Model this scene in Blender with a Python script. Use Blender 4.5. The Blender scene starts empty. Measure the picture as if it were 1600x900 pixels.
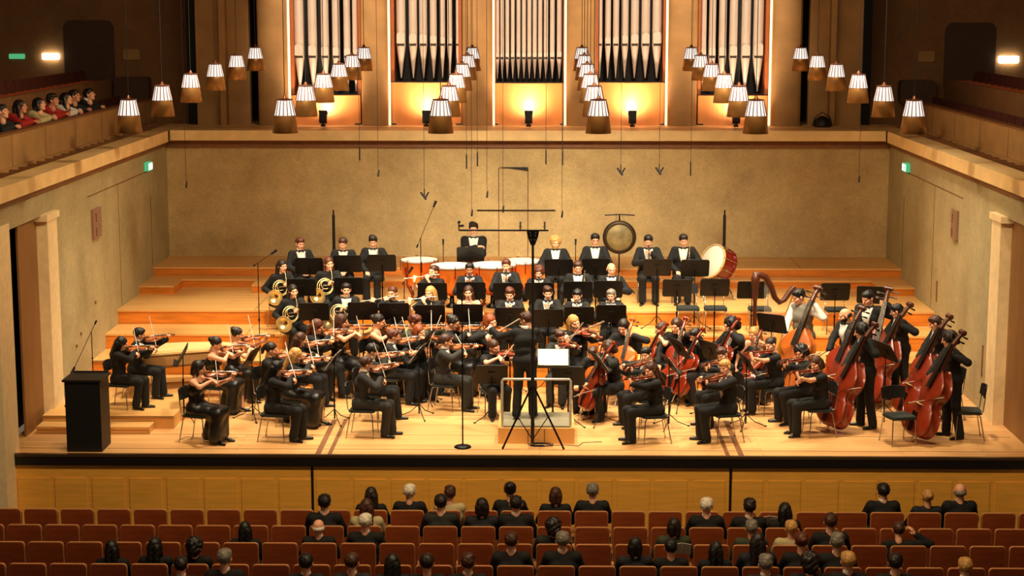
import bpy, bmesh, math, random
import numpy as np
from mathutils import Vector, Matrix, Euler
random.seed(7)
V = Vector
C = bpy.context.scene.collection
PI = math.pi
rad = math.radians

# ---------------------------------------------------------------- measuring camera (also the real one)
F = 2750.0
PITCH = rad(9.19)
YAW = math.atan(45*math.cos(PITCH)/F)
CAMH = 6.38
_c, _s = math.cos(PITCH), math.sin(PITCH)
_cy, _sy = math.cos(YAW), math.sin(YAW)
FW = V((-_sy*_c, _cy*_c, -_s)); RT = V((_cy, _sy, 0)); UP = V((-_sy*_s, _cy*_s, _c))

def P(px, py, z=None, y=None, x=None):
    """world point seen at photo pixel (px,py) on the plane z=, y= or x="""
    r = FW + RT*((px-800)/F) + UP*(-(py-450)/F)
    if z is not None: t = (z-CAMH)/r.z
    elif y is not None: t = y/r.y
    else: t = x/r.x
    return V((r.x*t, r.y*t, CAMH+r.z*t))

# ---------------------------------------------------------------- materials
MATS = {}
def lin(c):
    return tuple(((v/12.92) if v <= .04045 else ((v+.055)/1.055)**2.4) for v in c)
def mat(name, col, rough=.6, metal=0.0, var=0.0, scale=8.0, bump=0.0, emit=None, estr=0.0, coat=0.0, spec=.5, stretch=None, col2=None):
    if name in MATS: return MATS[name]
    m = bpy.data.materials.new(name); m.use_nodes = True
    nt = m.node_tree; b = nt.nodes['Principled BSDF']
    c = lin(col)
    b.inputs['Base Color'].default_value = (*c, 1)
    b.inputs['Roughness'].default_value = rough
    b.inputs['Metallic'].default_value = metal
    b.inputs['Specular IOR Level'].default_value = spec
    if coat: b.inputs['Coat Weight'].default_value = coat
    tc = nt.nodes.new('ShaderNodeTexCoord')
    mp = nt.nodes.new('ShaderNodeMapping'); nt.links.new(tc.outputs['Object'], mp.inputs[0])
    if stretch: mp.inputs['Scale'].default_value = stretch
    nz = nt.nodes.new('ShaderNodeTexNoise'); nz.inputs['Scale'].default_value = scale; nz.inputs['Detail'].default_value = 4
    nt.links.new(mp.outputs[0], nz.inputs['Vector'])
    if var or col2:
        rp = nt.nodes.new('ShaderNodeValToRGB')
        d = lin(col2) if col2 else tuple(v*(1-var) for v in c)
        u = c if col2 else tuple(min(1, v*(1+var)) for v in c)
        rp.color_ramp.elements[0].position = .35; rp.color_ramp.elements[1].position = .65
        rp.color_ramp.elements[0].color = (*d, 1); rp.color_ramp.elements[1].color = (*u, 1)
        nt.links.new(nz.outputs['Fac'], rp.inputs[0]); nt.links.new(rp.outputs[0], b.inputs['Base Color'])
    if bump:
        bp = nt.nodes.new('ShaderNodeBump'); bp.inputs['Strength'].default_value = bump; bp.inputs['Distance'].default_value = .01
        nt.links.new(nz.outputs['Fac'], bp.inputs['Height']); nt.links.new(bp.outputs[0], b.inputs['Normal'])
    if emit:
        b.inputs['Emission Color'].default_value = (*emit, 1); b.inputs['Emission Strength'].default_value = estr
    MATS[name] = m
    return m

def plank_mat(name, c1, c2, groove, sx, sy, rough=.35, rot=0.0, plane='XY'):
    """boards: brick pattern + grain, in world-like object coordinates"""
    m = bpy.data.materials.new(name); m.use_nodes = True
    nt = m.node_tree; b = nt.nodes['Principled BSDF']
    tc = nt.nodes.new('ShaderNodeTexCoord'); mp = nt.nodes.new('ShaderNodeMapping')
    nt.links.new(tc.outputs['Object'], mp.inputs[0])
    if plane == 'XZ': mp.inputs['Rotation'].default_value = (rad(90), 0, 0)
    if plane == 'YZ': mp.inputs['Rotation'].default_value = (rad(90), 0, rad(90))
    if rot: mp.inputs['Rotation'].default_value = (0, 0, rot)
    br = nt.nodes.new('ShaderNodeTexBrick')
    br.inputs['Scale'].default_value = 1; br.inputs['Brick Width'].default_value = sx; br.inputs['Row Height'].default_value = sy
    br.inputs['Mortar Size'].default_value = groove; br.offset = .37
    br.inputs['Color1'].default_value = (*lin(c1), 1); br.inputs['Color2'].default_value = (*lin(c2), 1)
    br.inputs['Mortar'].default_value = (*[v*.45 for v in lin(c2)], 1)
    nt.links.new(mp.outputs[0], br.inputs['Vector'])
    nz = nt.nodes.new('ShaderNodeTexNoise'); nz.inputs['Scale'].default_value = 3; nz.inputs['Detail'].default_value = 5
    mp2 = nt.nodes.new('ShaderNodeMapping'); mp2.inputs['Scale'].default_value = (.6, 14, 1) if plane == 'XY' and not rot else (1, 1, 10)
    nt.links.new(tc.outputs['Object'], mp2.inputs[0]); nt.links.new(mp2.outputs[0], nz.inputs['Vector'])
    mx = nt.nodes.new('ShaderNodeMix'); mx.data_type = 'RGBA'; mx.blend_type = 'MULTIPLY'; mx.inputs[0].default_value = .35
    nt.links.new(br.outputs['Color'], mx.inputs[6]); nt.links.new(nz.outputs['Color'], mx.inputs[7])
    hs = nt.nodes.new('ShaderNodeMix'); hs.data_type = 'RGBA'; hs.inputs[0].default_value = .5
    nt.links.new(mx.outputs[2], hs.inputs[6]); nt.links.new(br.outputs['Color'], hs.inputs[7])
    nt.links.new(hs.outputs[2], b.inputs['Base Color'])
    b.inputs['Roughness'].default_value = rough
    MATS[name] = m
    return m

def wall_mat(name, c1, c2, c3, pw=1.25):
    m = bpy.data.materials.new(name); m.use_nodes = True
    nt = m.node_tree; b = nt.nodes['Principled BSDF']
    tc = nt.nodes.new('ShaderNodeTexCoord')
    n1 = nt.nodes.new('ShaderNodeTexNoise'); n1.inputs['Scale'].default_value = 1.1; n1.inputs['Detail'].default_value = 8; n1.inputs['Roughness'].default_value = .7
    n2 = nt.nodes.new('ShaderNodeTexNoise'); n2.inputs['Scale'].default_value = 7; n2.inputs['Detail'].default_value = 10; n2.inputs['Roughness'].default_value = .75; n2.inputs['Distortion'].default_value = 2.5
    nt.links.new(tc.outputs['Object'], n1.inputs['Vector']); nt.links.new(tc.outputs['Object'], n2.inputs['Vector'])
    r1 = nt.nodes.new('ShaderNodeValToRGB'); r1.color_ramp.elements[0].position = .3; r1.color_ramp.elements[1].position = .7
    r1.color_ramp.elements[0].color = (*lin(c1), 1); r1.color_ramp.elements[1].color = (*lin(c2), 1)
    nt.links.new(n1.outputs['Fac'], r1.inputs[0])
    r2 = nt.nodes.new('ShaderNodeValToRGB'); r2.color_ramp.elements[0].position = .44; r2.color_ramp.elements[1].position = .56
    r2.color_ramp.elements[0].color = (.74, .72, .68, 1); r2.color_ramp.elements[1].color = (1, 1, 1, 1)
    nt.links.new(n2.outputs['Fac'], r2.inputs[0])
    mx = nt.nodes.new('ShaderNodeMix'); mx.data_type = 'RGBA'; mx.blend_type = 'MULTIPLY'; mx.inputs[0].default_value = .5
    nt.links.new(r1.outputs[0], mx.inputs[6]); nt.links.new(r2.outputs[0], mx.inputs[7])
    nt.links.new(mx.outputs[2], b.inputs['Base Color'])
    bp = nt.nodes.new('ShaderNodeBump'); bp.inputs['Strength'].default_value = .25; bp.inputs['Distance'].default_value = .02
    nt.links.new(n2.outputs['Fac'], bp.inputs['Height']); nt.links.new(bp.outputs[0], b.inputs['Normal'])
    b.inputs['Roughness'].default_value = .75
    MATS[name] = m
    return m

M_wall = wall_mat('mottled_wall_plaster', (.70, .61, .43), (.86, .76, .54), None)
M_upper2 = mat('dark_gallery_wood', (.26, .15, .08), .6, var=.1)
M_strip = mat('strip_light_glow', (1, .85, .6), .5, emit=(1, .72, .38), estr=1.1)
M_sidewall = wall_mat('side_wall_plaster', (.62, .57, .42), (.74, .68, .51), None)
M_upper = wall_mat('upper_wall_wood', (.46, .31, .17), (.56, .39, .22), None)
M_floor = plank_mat('stage_floor_boards', (.92, .71, .46), (.86, .64, .40), .004, 3.2, .14, .34)
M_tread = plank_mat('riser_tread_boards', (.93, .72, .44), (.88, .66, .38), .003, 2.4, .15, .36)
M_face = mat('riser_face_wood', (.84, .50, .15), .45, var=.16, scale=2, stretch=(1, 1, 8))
M_fascia = mat('stage_front_wood', (.92, .67, .27), .42, var=.08, scale=2, stretch=(1, 1, 10))
M_trimw = mat('pale_trim_wood', (.92, .78, .54), .45, var=.08, scale=3)
M_brown = mat('brown_cornice', (.48, .30, .15), .5, var=.1)
M_post = mat('pale_door_post', (.95, .85, .66), .5, var=.06)
M_panel = mat('door_leaf_wood', (.55, .38, .20), .5, var=.12, scale=3, stretch=(1, 1, .3))
M_black = mat('matte_black', (.035, .033, .035), .55)
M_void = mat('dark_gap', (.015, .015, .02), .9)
M_blackmetal = mat('black_metal', (.06, .06, .06), .35, metal=.6)
M_chrome = mat('chrome_tube', (.72, .70, .66), .22, metal=1.0)
M_steel = mat('grey_steel', (.80, .78, .74), .4, metal=.5)
M_desk = mat('black_stand_desk', (.036, .028, .027), .5, spec=.35)
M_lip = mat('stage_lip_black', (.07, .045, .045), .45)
M_lipmetal = mat('stage_edge_strip', (.35, .27, .18), .3, metal=.5)
M_seatwood = mat('reddish_seat_wood', (.63, .30, .145), .4, var=.14, scale=3, stretch=(1, 1, 6))
M_seatedge = mat('pale_seat_edge', (.80, .56, .36), .4)
M_seatplush = mat('seat_upholstery', (.30, .09, .05), .85)
M_housefloor = mat('auditorium_floor', (.16, .08, .04), .6, var=.15)
M_paper = mat('white_sheet', (.95, .93, .86), .6)
M_white = mat('drum_skin_white', (.93, .90, .82), .45)
M_copper = mat('copper_bowl', (.95, .50, .18), .3, metal=.6, var=.1, scale=5)
M_darkred = mat('dark_red_lacquer', (.42, .06, .04), .25, coat=.5)
M_bronze = mat('gong_bronze', (.54, .47, .30), .5, metal=.2, var=.3, scale=6)
M_bronzedark = mat('gong_rim', (.22, .16, .09), .45, metal=.5)
M_brass = mat('brass', (.95, .85, .60), .28, metal=.8)
M_silver = mat('silver_plate', (.82, .80, .76), .2, metal=.95)
M_ebony = mat('ebony', (.05, .035, .03), .3)
M_grenadilla = mat('blackwood', (.06, .045, .04), .3)
M_violin = mat('violin_varnish', (.62, .33, .14), .25, coat=.6, var=.15, scale=12)
M_viola = mat('viola_varnish', (.50, .20, .09), .25, coat=.6, var=.15, scale=12)
M_cellow = mat('cello_varnish', (.50, .15, .055), .22, coat=.7, var=.15, scale=6)
M_cello2 = mat('orange_cello_varnish', (.78, .36, .09), .22, coat=.7, var=.12, scale=6)
M_bassw = mat('double_bass_varnish', (.50, .155, .06), .3, coat=.4, var=.2, scale=4)
M_bass2 = mat('amber_bass_varnish', (.70, .36, .12), .25, coat=.6, var=.15, scale=4)
M_maplered = mat('bassoon_maple', (.38, .09, .04), .3, coat=.5)
M_hair_bow = mat('bow_hair', (.72, .68, .60), .5)
M_bowstick = mat('bow_stick', (.55, .42, .32), .35)
M_harp = mat('harp_gold_wood', (.82, .58, .22), .35, var=.1)
M_harpdark = mat('harp_dark_wood', (.30, .14, .07), .35, var=.1)
M_pipe = mat('organ_pipe_tin', (.86, .80, .74), .38, metal=.30, var=.04, scale=2)
M_pipemouth = mat('pipe_mouth_shadow', (.12, .07, .05), .6)
M_orgwood = mat('organ_case_wood', (.86, .56, .31), .45, var=.12, scale=2.5, stretch=(1, 1, .3))
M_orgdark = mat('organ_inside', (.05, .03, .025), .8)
M_orgside = mat('organ_side_cheek', (.66, .36, .18), .4, var=.1)
M_column = mat('stone_column', (.64, .48, .28), .7, var=.12, scale=2.2, bump=.1)
M_lampglass = mat('lamp_glass', (.8, .77, .75), .3, emit=(1, .93, .88), estr=.62)
M_lampskirt = mat('lamp_copper_skirt', (.62, .44, .24), .36, metal=.6, var=.05)
M_lamprim = mat('lamp_rim', (.45, .28, .2), .35, metal=.6)
M_sign = mat('exit_sign_green', (.05, .35, .15), .4, emit=(.15, .8, .35), estr=.35)
M_signw = mat('exit_sign_white', (.9, 1, .9), .4, emit=(.85, 1, .85), estr=1.6)
M_walllamp = mat('wall_lamp_glow', (1, 1, .85), .4, emit=(1, .98, .70), estr=9)
M_spk = mat('speaker_panel', (.56, .42, .33), .6, var=.05)
M_grey = mat('grey_mat', (.50, .47, .38), .8, var=.1)
M_cushion = mat('dark_green_cushion', (.10, .13, .12), .7)
M_cloth = mat('black_cloth', (.025, .024, .026), .85, bump=.4, scale=18)
M_suit = mat('black_suit_wool', (.025, .024, .027), .85, bump=.3, scale=14)
M_greysuit = mat('charcoal_suit_wool', (.105, .10, .09), .8, bump=.3, scale=14)
M_satin = mat('black_satin', (.045, .042, .04), .42, bump=.5, scale=7)
M_shirt = mat('white_shirt', (.90, .88, .84), .7)
M_shoe = mat('black_leather_shoe', (.03, .027, .025), .3)
M_vest = mat('grey_vest', (.50, .48, .44), .7)
M_navy = mat('navy_cloth', (.05, .06, .10), .8)
M_cream = mat('cream_blouse', (.72, .66, .48), .75)
M_greenc = mat('olive_jacket', (.20, .22, .13), .8)
M_redc = mat('red_shirt', (.62, .10, .08), .8)
M_scarfw = mat('white_scarf', (.8, .78, .74), .8)
M_skin = [mat('skin_light', (.90, .66, .52), .5), mat('skin_medium', (.82, .56, .42), .5), mat('skin_tan', (.66, .42, .28), .5)]
M_eye = mat('eye_dark', (.10, .06, .05), .3)
M_lips = mat('lips', (.68, .32, .28), .45)
HAIRC = {'black': (.035, .028, .028), 'dark': (.10, .055, .035), 'brown': (.25, .13, .07), 'auburn': (.33, .15, .07),
         'ginger': (.52, .25, .10), 'blond': (.74, .55, .30), 'grey': (.45, .42, .38), 'white': (.86, .82, .74)}
M_hair = {k: mat('hair_'+k, v, .5, var=.25, scale=30, bump=.6, stretch=(1, 1, .35)) for k, v in HAIRC.items()}

# ---------------------------------------------------------------- mesh building
class MB:
    def __init__(s): s.v = []; s.f = []; s.mi = []; s.sm = []; s.m = 0; s.M = None
    def add(s, vs, fs, smooth=False):
        o = len(s.v)
        if s.M is not None: vs = [s.M @ V(v) for v in vs]
        s.v += [tuple(v) for v in vs]
        for f in fs: s.f.append(tuple(i+o for i in f)); s.mi.append(s.m); s.sm.append(smooth)
        return s
    def box(s, c, d, R=None):
        vs = []
        for i in range(8):
            p = V(((i & 1)-.5, ((i >> 1) & 1)-.5, ((i >> 2) & 1)-.5)); p = V((p.x*d[0], p.y*d[1], p.z*d[2]))
            if R is not None: p = R @ p
            vs.append(p+V(c))
        return s.add(vs, [(0, 2, 3, 1), (4, 5, 7, 6), (0, 1, 5, 4), (2, 6, 7, 3), (0, 4, 6, 2), (1, 3, 7, 5)])
    def bbox(s, x0, x1, y0, y1, z0, z1): return s.box(((x0+x1)/2, (y0+y1)/2, (z0+z1)/2), (x1-x0, y1-y0, z1-z0))
    def rbox(s, c, d, r, R=None):
        """box with chamfered vertical-ish edges: profile in XZ, extruded along Y"""
        w, t, h = d[0]/2, d[1]/2, d[2]/2
        pr = [(-w+r, -h), (w-r, -h), (w, -h+r), (w, h-r), (w-r*.6, h-r*.15), (w-r*1.3, h), (-w+r*1.3, h), (-w+r*.6, h-r*.15), (-w, h-r), (-w, -h+r)]
        vs = []
        for y in (-t, t):
            for x, z in pr:
                p = V((x, y, z)); p = R @ p if R is not None else p
                vs.append(p+V(c))
        n = len(pr)
        fs = [tuple(range(n)), tuple(range(2*n-1, n-1, -1))]+[(i, i+n, (i+1) % n+n, (i+1) % n) for i in range(n)]
        return s.add(vs, fs)
    def cyl(s, a, b, r0, r1=None, n=10, caps=True):
        a, b = V(a), V(b); r1 = r0 if r1 is None else r1
        d = (b-a)
        if d.length < 1e-6: return s
        q = d.normalized().to_track_quat('Z', 'Y').to_matrix()
        vs = []
        for p, r in ((a, r0), (b, r1)):
            for i in range(n):
                t = 2*PI*i/n; vs.append(p+q @ V((r*math.cos(t), r*math.sin(t), 0)))
        s.add(vs, [(i, (i+1) % n, (i+1) % n+n, i+n) for i in range(n)], True)
        if caps: s.add(vs, [tuple(range(n-1, -1, -1)), tuple(range(n, 2*n))])
        return s
    def tube(s, pts, r, n=7):
        pts = [V(p) for p in pts]; R = r if isinstance(r, (list, tuple)) else [r]*len(pts)
        up = V((0, 0, 1)); vs = []
        N = len(pts)
        t0 = (pts[1]-pts[0]).normalized()
        if abs(t0.dot(up)) > .95: up = V((1, 0, 0))
        nx = t0.cross(up).normalized()
        for i, p in enumerate(pts):
            t = (pts[min(i+1, N-1)]-pts[max(i-1, 0)])
            t = t.normalized() if t.length > 1e-7 else t0
            nx = (nx-t*nx.dot(t)).normalized(); ny = t.cross(nx)
            for k in range(n):
                a = 2*PI*k/n; vs.append(p+nx*(R[i]*math.cos(a))+ny*(R[i]*math.sin(a)))
        s.add(vs, [(i*n+k, i*n+(k+1) % n, (i+1)*n+(k+1) % n, (i+1)*n+k) for i in range(N-1) for k in range(n)], True)
        return s.add(vs, [tuple(range(n-1, -1, -1)), tuple(range((N-1)*n, N*n))])
    def lathe(s, prof, n=20, M=None, smooth=True, cap=True):
        vs = []
        for r, z in prof:
            for k in range(n):
                a = 2*PI*k/n; p = V((r*math.cos(a), r*math.sin(a), z))
                vs.append(M @ p if M is not None else p)
        L = len(prof)
        s.add(vs, [(i*n+k, i*n+(k+1) % n, (i+1)*n+(k+1) % n, (i+1)*n+k) for i in range(L-1) for k in range(n)], smooth)
        if cap: s.add(vs, [tuple(range(n-1, -1, -1)), tuple(range((L-1)*n, L*n))])
        return s
    def sph(s, c, r, n=10, m=7):
        if not isinstance(r, (tuple, list)): r = (r, r, r)
        vs = []
        for i in range(m+1):
            t = PI*i/m
            for k in range(n):
                a = 2*PI*k/n; vs.append((c[0]+r[0]*math.sin(t)*math.cos(a), c[1]+r[1]*math.sin(t)*math.sin(a), c[2]+r[2]*math.cos(t)))
        return s.add(vs, [(i*n+k, (i+1)*n+k, (i+1)*n+(k+1) % n, i*n+(k+1) % n) for i in range(m) for k in range(n)], True)
    def prism(s, out, t0, t1, f=lambda x, y, t: (x, y, t), smooth_side=False):
        n = len(out)
        vs = [f(x, y, t0) for x, y in out]+[f(x, y, t1) for x, y in out]
        s.add(vs, [(i, (i+1) % n, (i+1) % n+n, i+n) for i in range(n)], smooth_side)
        return s.add(vs, [tuple(range(n-1, -1, -1)), tuple(range(n, 2*n))])
    def mesh(s, name, mats):
        me = bpy.data.meshes.new(name); me.from_pydata(s.v, [], s.f)
        if not isinstance(mats, (list, tuple)): mats = [mats]
        for m in mats: me.materials.append(m)
        me.polygons.foreach_set('material_index', s.mi); me.polygons.foreach_set('use_smooth', s.sm)
        me.update(); return me

def link(name, me, parent=None, M=None):
    o = bpy.data.objects.new(name, me); C.objects.link(o)
    if parent is not None: o.parent = parent
    if M is not None: o.matrix_basis = M
    return o
def tag(o, label=None, cat=None, group=None, kind=None):
    if label: o['label'] = label
    if cat: o['category'] = cat
    if group: o['group'] = group
    if kind: o['kind'] = kind
    return o
def struct(name, mb, m, parent=None):
    o = link(name, mb.mesh(name, m), parent)
    if parent is None: tag(o, kind='structure')
    return o
def thing(name, M, label, cat, group=None):
    return tag(link(name, None, None, M), label, cat, group)
def one(name, mb, m, label, cat, group=None, M=None):
    return tag(link(name, mb.mesh(name, m), None, M), label, cat, group)
def part(name, mb, m, parent, label=None, M=None):
    return tag(link(name, mb.mesh(name, m), parent, M), label)

class Tree:
    """prototype of a thing: parts are (name, mesh, parent index or -1, label)"""
    def __init__(s, name): s.name = name; s.p = []
    def add(s, name, mb, m, parent=-1, label=None):
        s.p.append((name, mb.mesh(name, m) if isinstance(mb, MB) else mb, parent, label)); return len(s.p)-1
    def inst(s, M, label, cat, group=None, name=None):
        root = thing(name or s.name, M, label, cat, group)
        obs = []
        for nm, me, pi, lb in s.p:
            o = link(nm, me, root if pi < 0 else obs[pi])
            if lb: o['label'] = lb
            obs.append(o)
        return root
def T(x=0, y=0, z=0): return Matrix.Translation((x, y, z))
def RZ(a): return Matrix.Rotation(rad(a), 4, 'Z')
def RX(a): return Matrix.Rotation(rad(a), 4, 'X')
def RY(a): return Matrix.Rotation(rad(a), 4, 'Y')
def S(k): return Matrix.Scale(k, 4)
def frame(o, x, y, z):
    m = Matrix((x, y, z)).transposed().to_4x4(); m.translation = V(o); return m
def axisframe(a, b, front):
    """origin a, local Y along a->b, local Z as near as possible to front"""
    y = (V(b)-V(a)).normalized(); z = V(front); z = (z-y*z.dot(y)).normalized(); x = y.cross(z)
    return frame(a, x, y, z)

# ---------------------------------------------------------------- figures: one smooth surface grown from limbs
def sdf_mesh(prims, res, k=.03, cut=None, noise=0.0, nscale=40.0):
    lo = np.array([1e9]*3); hi = -lo
    for q in prims:
        if q[0] == 'c':
            a, b, r = np.array(q[1]), np.array(q[2]), max(q[3], q[4])
            lo = np.minimum(lo, np.minimum(a, b)-r); hi = np.maximum(hi, np.maximum(a, b)+r)
        else:
            c, r = np.array(q[1]), np.array(q[2]); lo = np.minimum(lo, c-r); hi = np.maximum(hi, c+r)
    lo -= res*2.5+k*.3; hi += res*2.5+k*.3
    n = np.ceil((hi-lo)/res).astype(int)+1
    D = np.ones(n, dtype=np.float32)
    ax = [lo[i]+np.arange(n[i])*res for i in range(3)]
    for q in prims:
        pad = k+2*res
        if q[0] == 'c':
            a, b = np.array(q[1], float), np.array(q[2], float); r = max(q[3], q[4]); l = np.minimum(a, b)-r-pad; h = np.maximum(a, b)+r+pad
        else:
            c, r3 = np.array(q[1], float), np.array(q[2], float); l = c-r3-pad; h = c+r3+pad
        i0 = np.maximum(np.floor((l-lo)/res).astype(int), 0); i1 = np.minimum(np.ceil((h-lo)/res).astype(int)+1, n)
        X = ax[0][i0[0]:i1[0], None, None]; Y = ax[1][None, i0[1]:i1[1], None]; Z = ax[2][None, None, i0[2]:i1[2]]
        if q[0] == 'c':
            ab = b-a; L2 = max(ab.dot(ab), 1e-9)
            t = np.clip(((X-a[0])*ab[0]+(Y-a[1])*ab[1]+(Z-a[2])*ab[2])/L2, 0, 1)
            d = np.sqrt((X-a[0]-t*ab[0])**2+(Y-a[1]-t*ab[1])**2+(Z-a[2]-t*ab[2])**2)-(q[3]+t*(q[4]-q[3]))
        else:
            d = (np.sqrt(((X-c[0])/r3[0])**2+((Y-c[1])/r3[1])**2+((Z-c[2])/r3[2])**2)-1)*r3.min()
        sl = tuple(slice(i0[i], i1[i]) for i in range(3))
        A = D[sl]
        if len(q) > 5 and q[0] == 'c' and q[5] == 'sub' or (q[0] == 'e' and len(q) > 3 and q[3] == 'sub'):
            D[sl] = np.maximum(A, -d)
        else:
            hh = np.clip(.5+.5*(d-A)/k, 0, 1)
            D[sl] = d*(1-hh)+A*hh-k*hh*(1-hh)
    X = ax[0][:, None, None]; Y = ax[1][None, :, None]; Z = ax[2][None, None, :]
    if noise:
        D += (noise*np.sin(X*nscale+3*np.sin(Z*nscale*.3))*np.sin(Y*nscale*1.1+1)*np.sin(Z*nscale*.7+2)).astype(np.float32)
    if cut is not None:
        for (nx_, ny_, nz_, cc) in cut: D = np.maximum(D, (X*nx_+Y*ny_+Z*nz_-cc).astype(np.float32))
    D[0] = D[-1] = 1; D[:, 0] = D[:, -1] = 1; D[:, :, 0] = D[:, :, -1] = 1
    return surface_nets(D, lo, res)

def surface_nets(D, lo, res):
    ins = D < 0
    nx, ny, nz = D.shape
    acc = np.zeros((nx-1, ny-1, nz-1, 3), np.float32); cnt = np.zeros((nx-1, ny-1, nz-1), np.float32)
    full = (slice(None),)*3
    def corner(o): return (slice(o[0], nx-1+o[0]), slice(o[1], ny-1+o[1]), slice(o[2], nz-1+o[2]))
    for axis in range(3):
        oth = [i for i in range(3) if i != axis]
        for u in (0, 1):
            for w in (0, 1):
                o0 = [0, 0, 0]; o0[oth[0]] = u; o0[oth[1]] = w
                o1 = list(o0); o1[axis] = 1
                d0 = D[corner(o0)]; d1 = D[corner(o1)]
                m = (d0 < 0) != (d1 < 0)
                t = np.where(m, d0/np.where(m, d0-d1, 1), 0)
                cnt += m
                acc[..., axis] += np.where(m, t, 0)
                acc[..., oth[0]] += np.where(m, u, 0)
                acc[..., oth[1]] += np.where(m, w, 0)
    mask = cnt > 0
    idx = np.full(mask.shape, -1, np.int64); pos = np.argwhere(mask)
    idx[mask] = np.arange(len(pos))
    vv = lo+(pos+acc[mask]/cnt[mask][:, None])*res
    faces = []
    for axis in range(3):
        oth = [(axis+1) % 3, (axis+2) % 3]
        s0 = [slice(None)]*3; s1 = [slice(None)]*3; s0[axis] = slice(0, -1); s1[axis] = slice(1, None)
        a, b = ins[tuple(s0)], ins[tuple(s1)]
        for flip, m in ((False, a & ~b), (True, ~a & b)):
            e = np.argwhere(m)
            if not len(e): continue
            c = []
            for du, dw in ((-1, -1), (0, -1), (0, 0), (-1, 0)):
                q = e.copy(); q[:, oth[0]] += du; q[:, oth[1]] += dw
                c.append(idx[q[:, 0], q[:, 1], q[:, 2]])
            q = np.stack(c, 1)
            if flip: q = q[:, ::-1]
            faces.append(q)
    return vv, np.concatenate(faces)

def np_mesh(name, chunks, mats):
    """chunks: list of (verts, quads, material index array or int)"""
    vs = []; fs = []; mi = []; o = 0
    for v, f, m in chunks:
        vs.append(v); fs.append(f+o); o += len(v)
        mi.append(np.full(len(f), m) if isinstance(m, int) else m)
    v = np.concatenate(vs).astype(np.float32); f = np.concatenate(fs).astype(np.int32); mi = np.concatenate(mi).astype(np.int32)
    me = bpy.data.meshes.new(name)
    me.vertices.add(len(v)); me.vertices.foreach_set('co', v.ravel())
    me.loops.add(len(f)*4); me.loops.foreach_set('vertex_index', f.ravel())
    me.polygons.add(len(f)); me.polygons.foreach_set('loop_start', np.arange(len(f), dtype=np.int32)*4)
    me.polygons.foreach_set('loop_total', np.full(len(f), 4, dtype=np.int32))
    for m in mats: me.materials.append(m)
    me.polygons.foreach_set('material_index', mi); me.polygons.foreach_set('use_smooth', np.ones(len(f), dtype=bool))
    me.update(calc_edges=True); me.validate()
    return me
def xf(chunk, M):
    v, f, m = chunk; A = np.array(M)
    w = v @ A[:3, :3].T+A[:3, 3]
    if np.linalg.det(A[:3, :3]) < 0: f = f[:, ::-1]
    return (w, f, m)

# head template: face looks along -Y, centre of the head at the origin
HP = [('e', (0, .014, .028), (.076, .094, .086)), ('e', (0, -.026, -.04), (.058, .064, .078)),
      ('c', (-.02, -.062, -.094), (.02, -.062, -.094), .018, .018), ('c', (0, -.088, .006), (0, -.112, -.028), .008, .0125),
      ('c', (-.036, -.076, .024), (.036, -.076, .024), .013, .013), ('c', (-.05, -.05, -.02), (-.03, -.07, -.03), .02, .018),
      ('c', (.05, -.05, -.02), (.03, -.07, -.03), .02, .018), ('c', (-.018, -.086, -.056), (.018, -.086, -.056), .008, .008),
      ('e', (-.079, .006, -.006), (.012, .02, .032)), ('e', (.079, .006, -.006), (.012, .02, .032)),
      ('c', (0, .018, -.06), (0, .03, -.16), .05, .052)]
_hv, _hf = sdf_mesh(HP, .0075, .012)
_fc = _hv[_hf].mean(1)
_hm = np.zeros(len(_hf), int)
for sx in (-1, 1):
    _hm[(np.abs(_fc[:, 0]-sx*.031)/.0125)**2+((_fc[:, 2]-.001)/.0068)**2+(_fc[:, 1] > -.05)*9 < 1] = 1
_hm[(np.abs(_fc[:, 0])/.021)**2+((_fc[:, 2]+.057)/.008)**2+(_fc[:, 1] > -.07)*9 < 1] = 2
HEAD = (_hv, _hf, _hm)

# hand template: wrist at origin, fingers along +Y, palm faces -Z, thumb towards -X (a right hand)
def hand(curl):
    pr = []
    for i, (x, L) in enumerate(((-.03, .072), (-.0105, .082), (.0095, .076), (.028, .06))):
        pr.append(('c', (x*.55, .012, 0), (x, .085, 0), .015, .0125))
        p = V((x, .088, 0)); a = rad(curl*.25)
        for j, fr in enumerate((.45, .3, .25)):
            a += rad(curl)*(.45, .35, .3)[j]*(1+.1*i)
            q = p+V((x*.12*fr, math.cos(a)*L*fr, -math.sin(a)*L*fr))
            r0 = (.0092, .0084, .0076)[j]; pr.append(('c', tuple(p), tuple(q), r0, r0-.0008)); p = q
    pr.append(('c', (-.018, .018, -.004), (-.045, .045, -.016), .015, .0115))
    pr.append(('c', (-.045, .045, -.016), (-.05+curl*.0002, .078, -.028-curl*.0001), .0112, .0085))
    pr.append(('c', (0, -.03, 0), (0, .02, 0), .024, .021))
    v, f = sdf_mesh(pr, .0048, .006)
    return (v, f, 0)
HANDS = {'soft': hand(28), 'grip': hand(78)}

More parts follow.
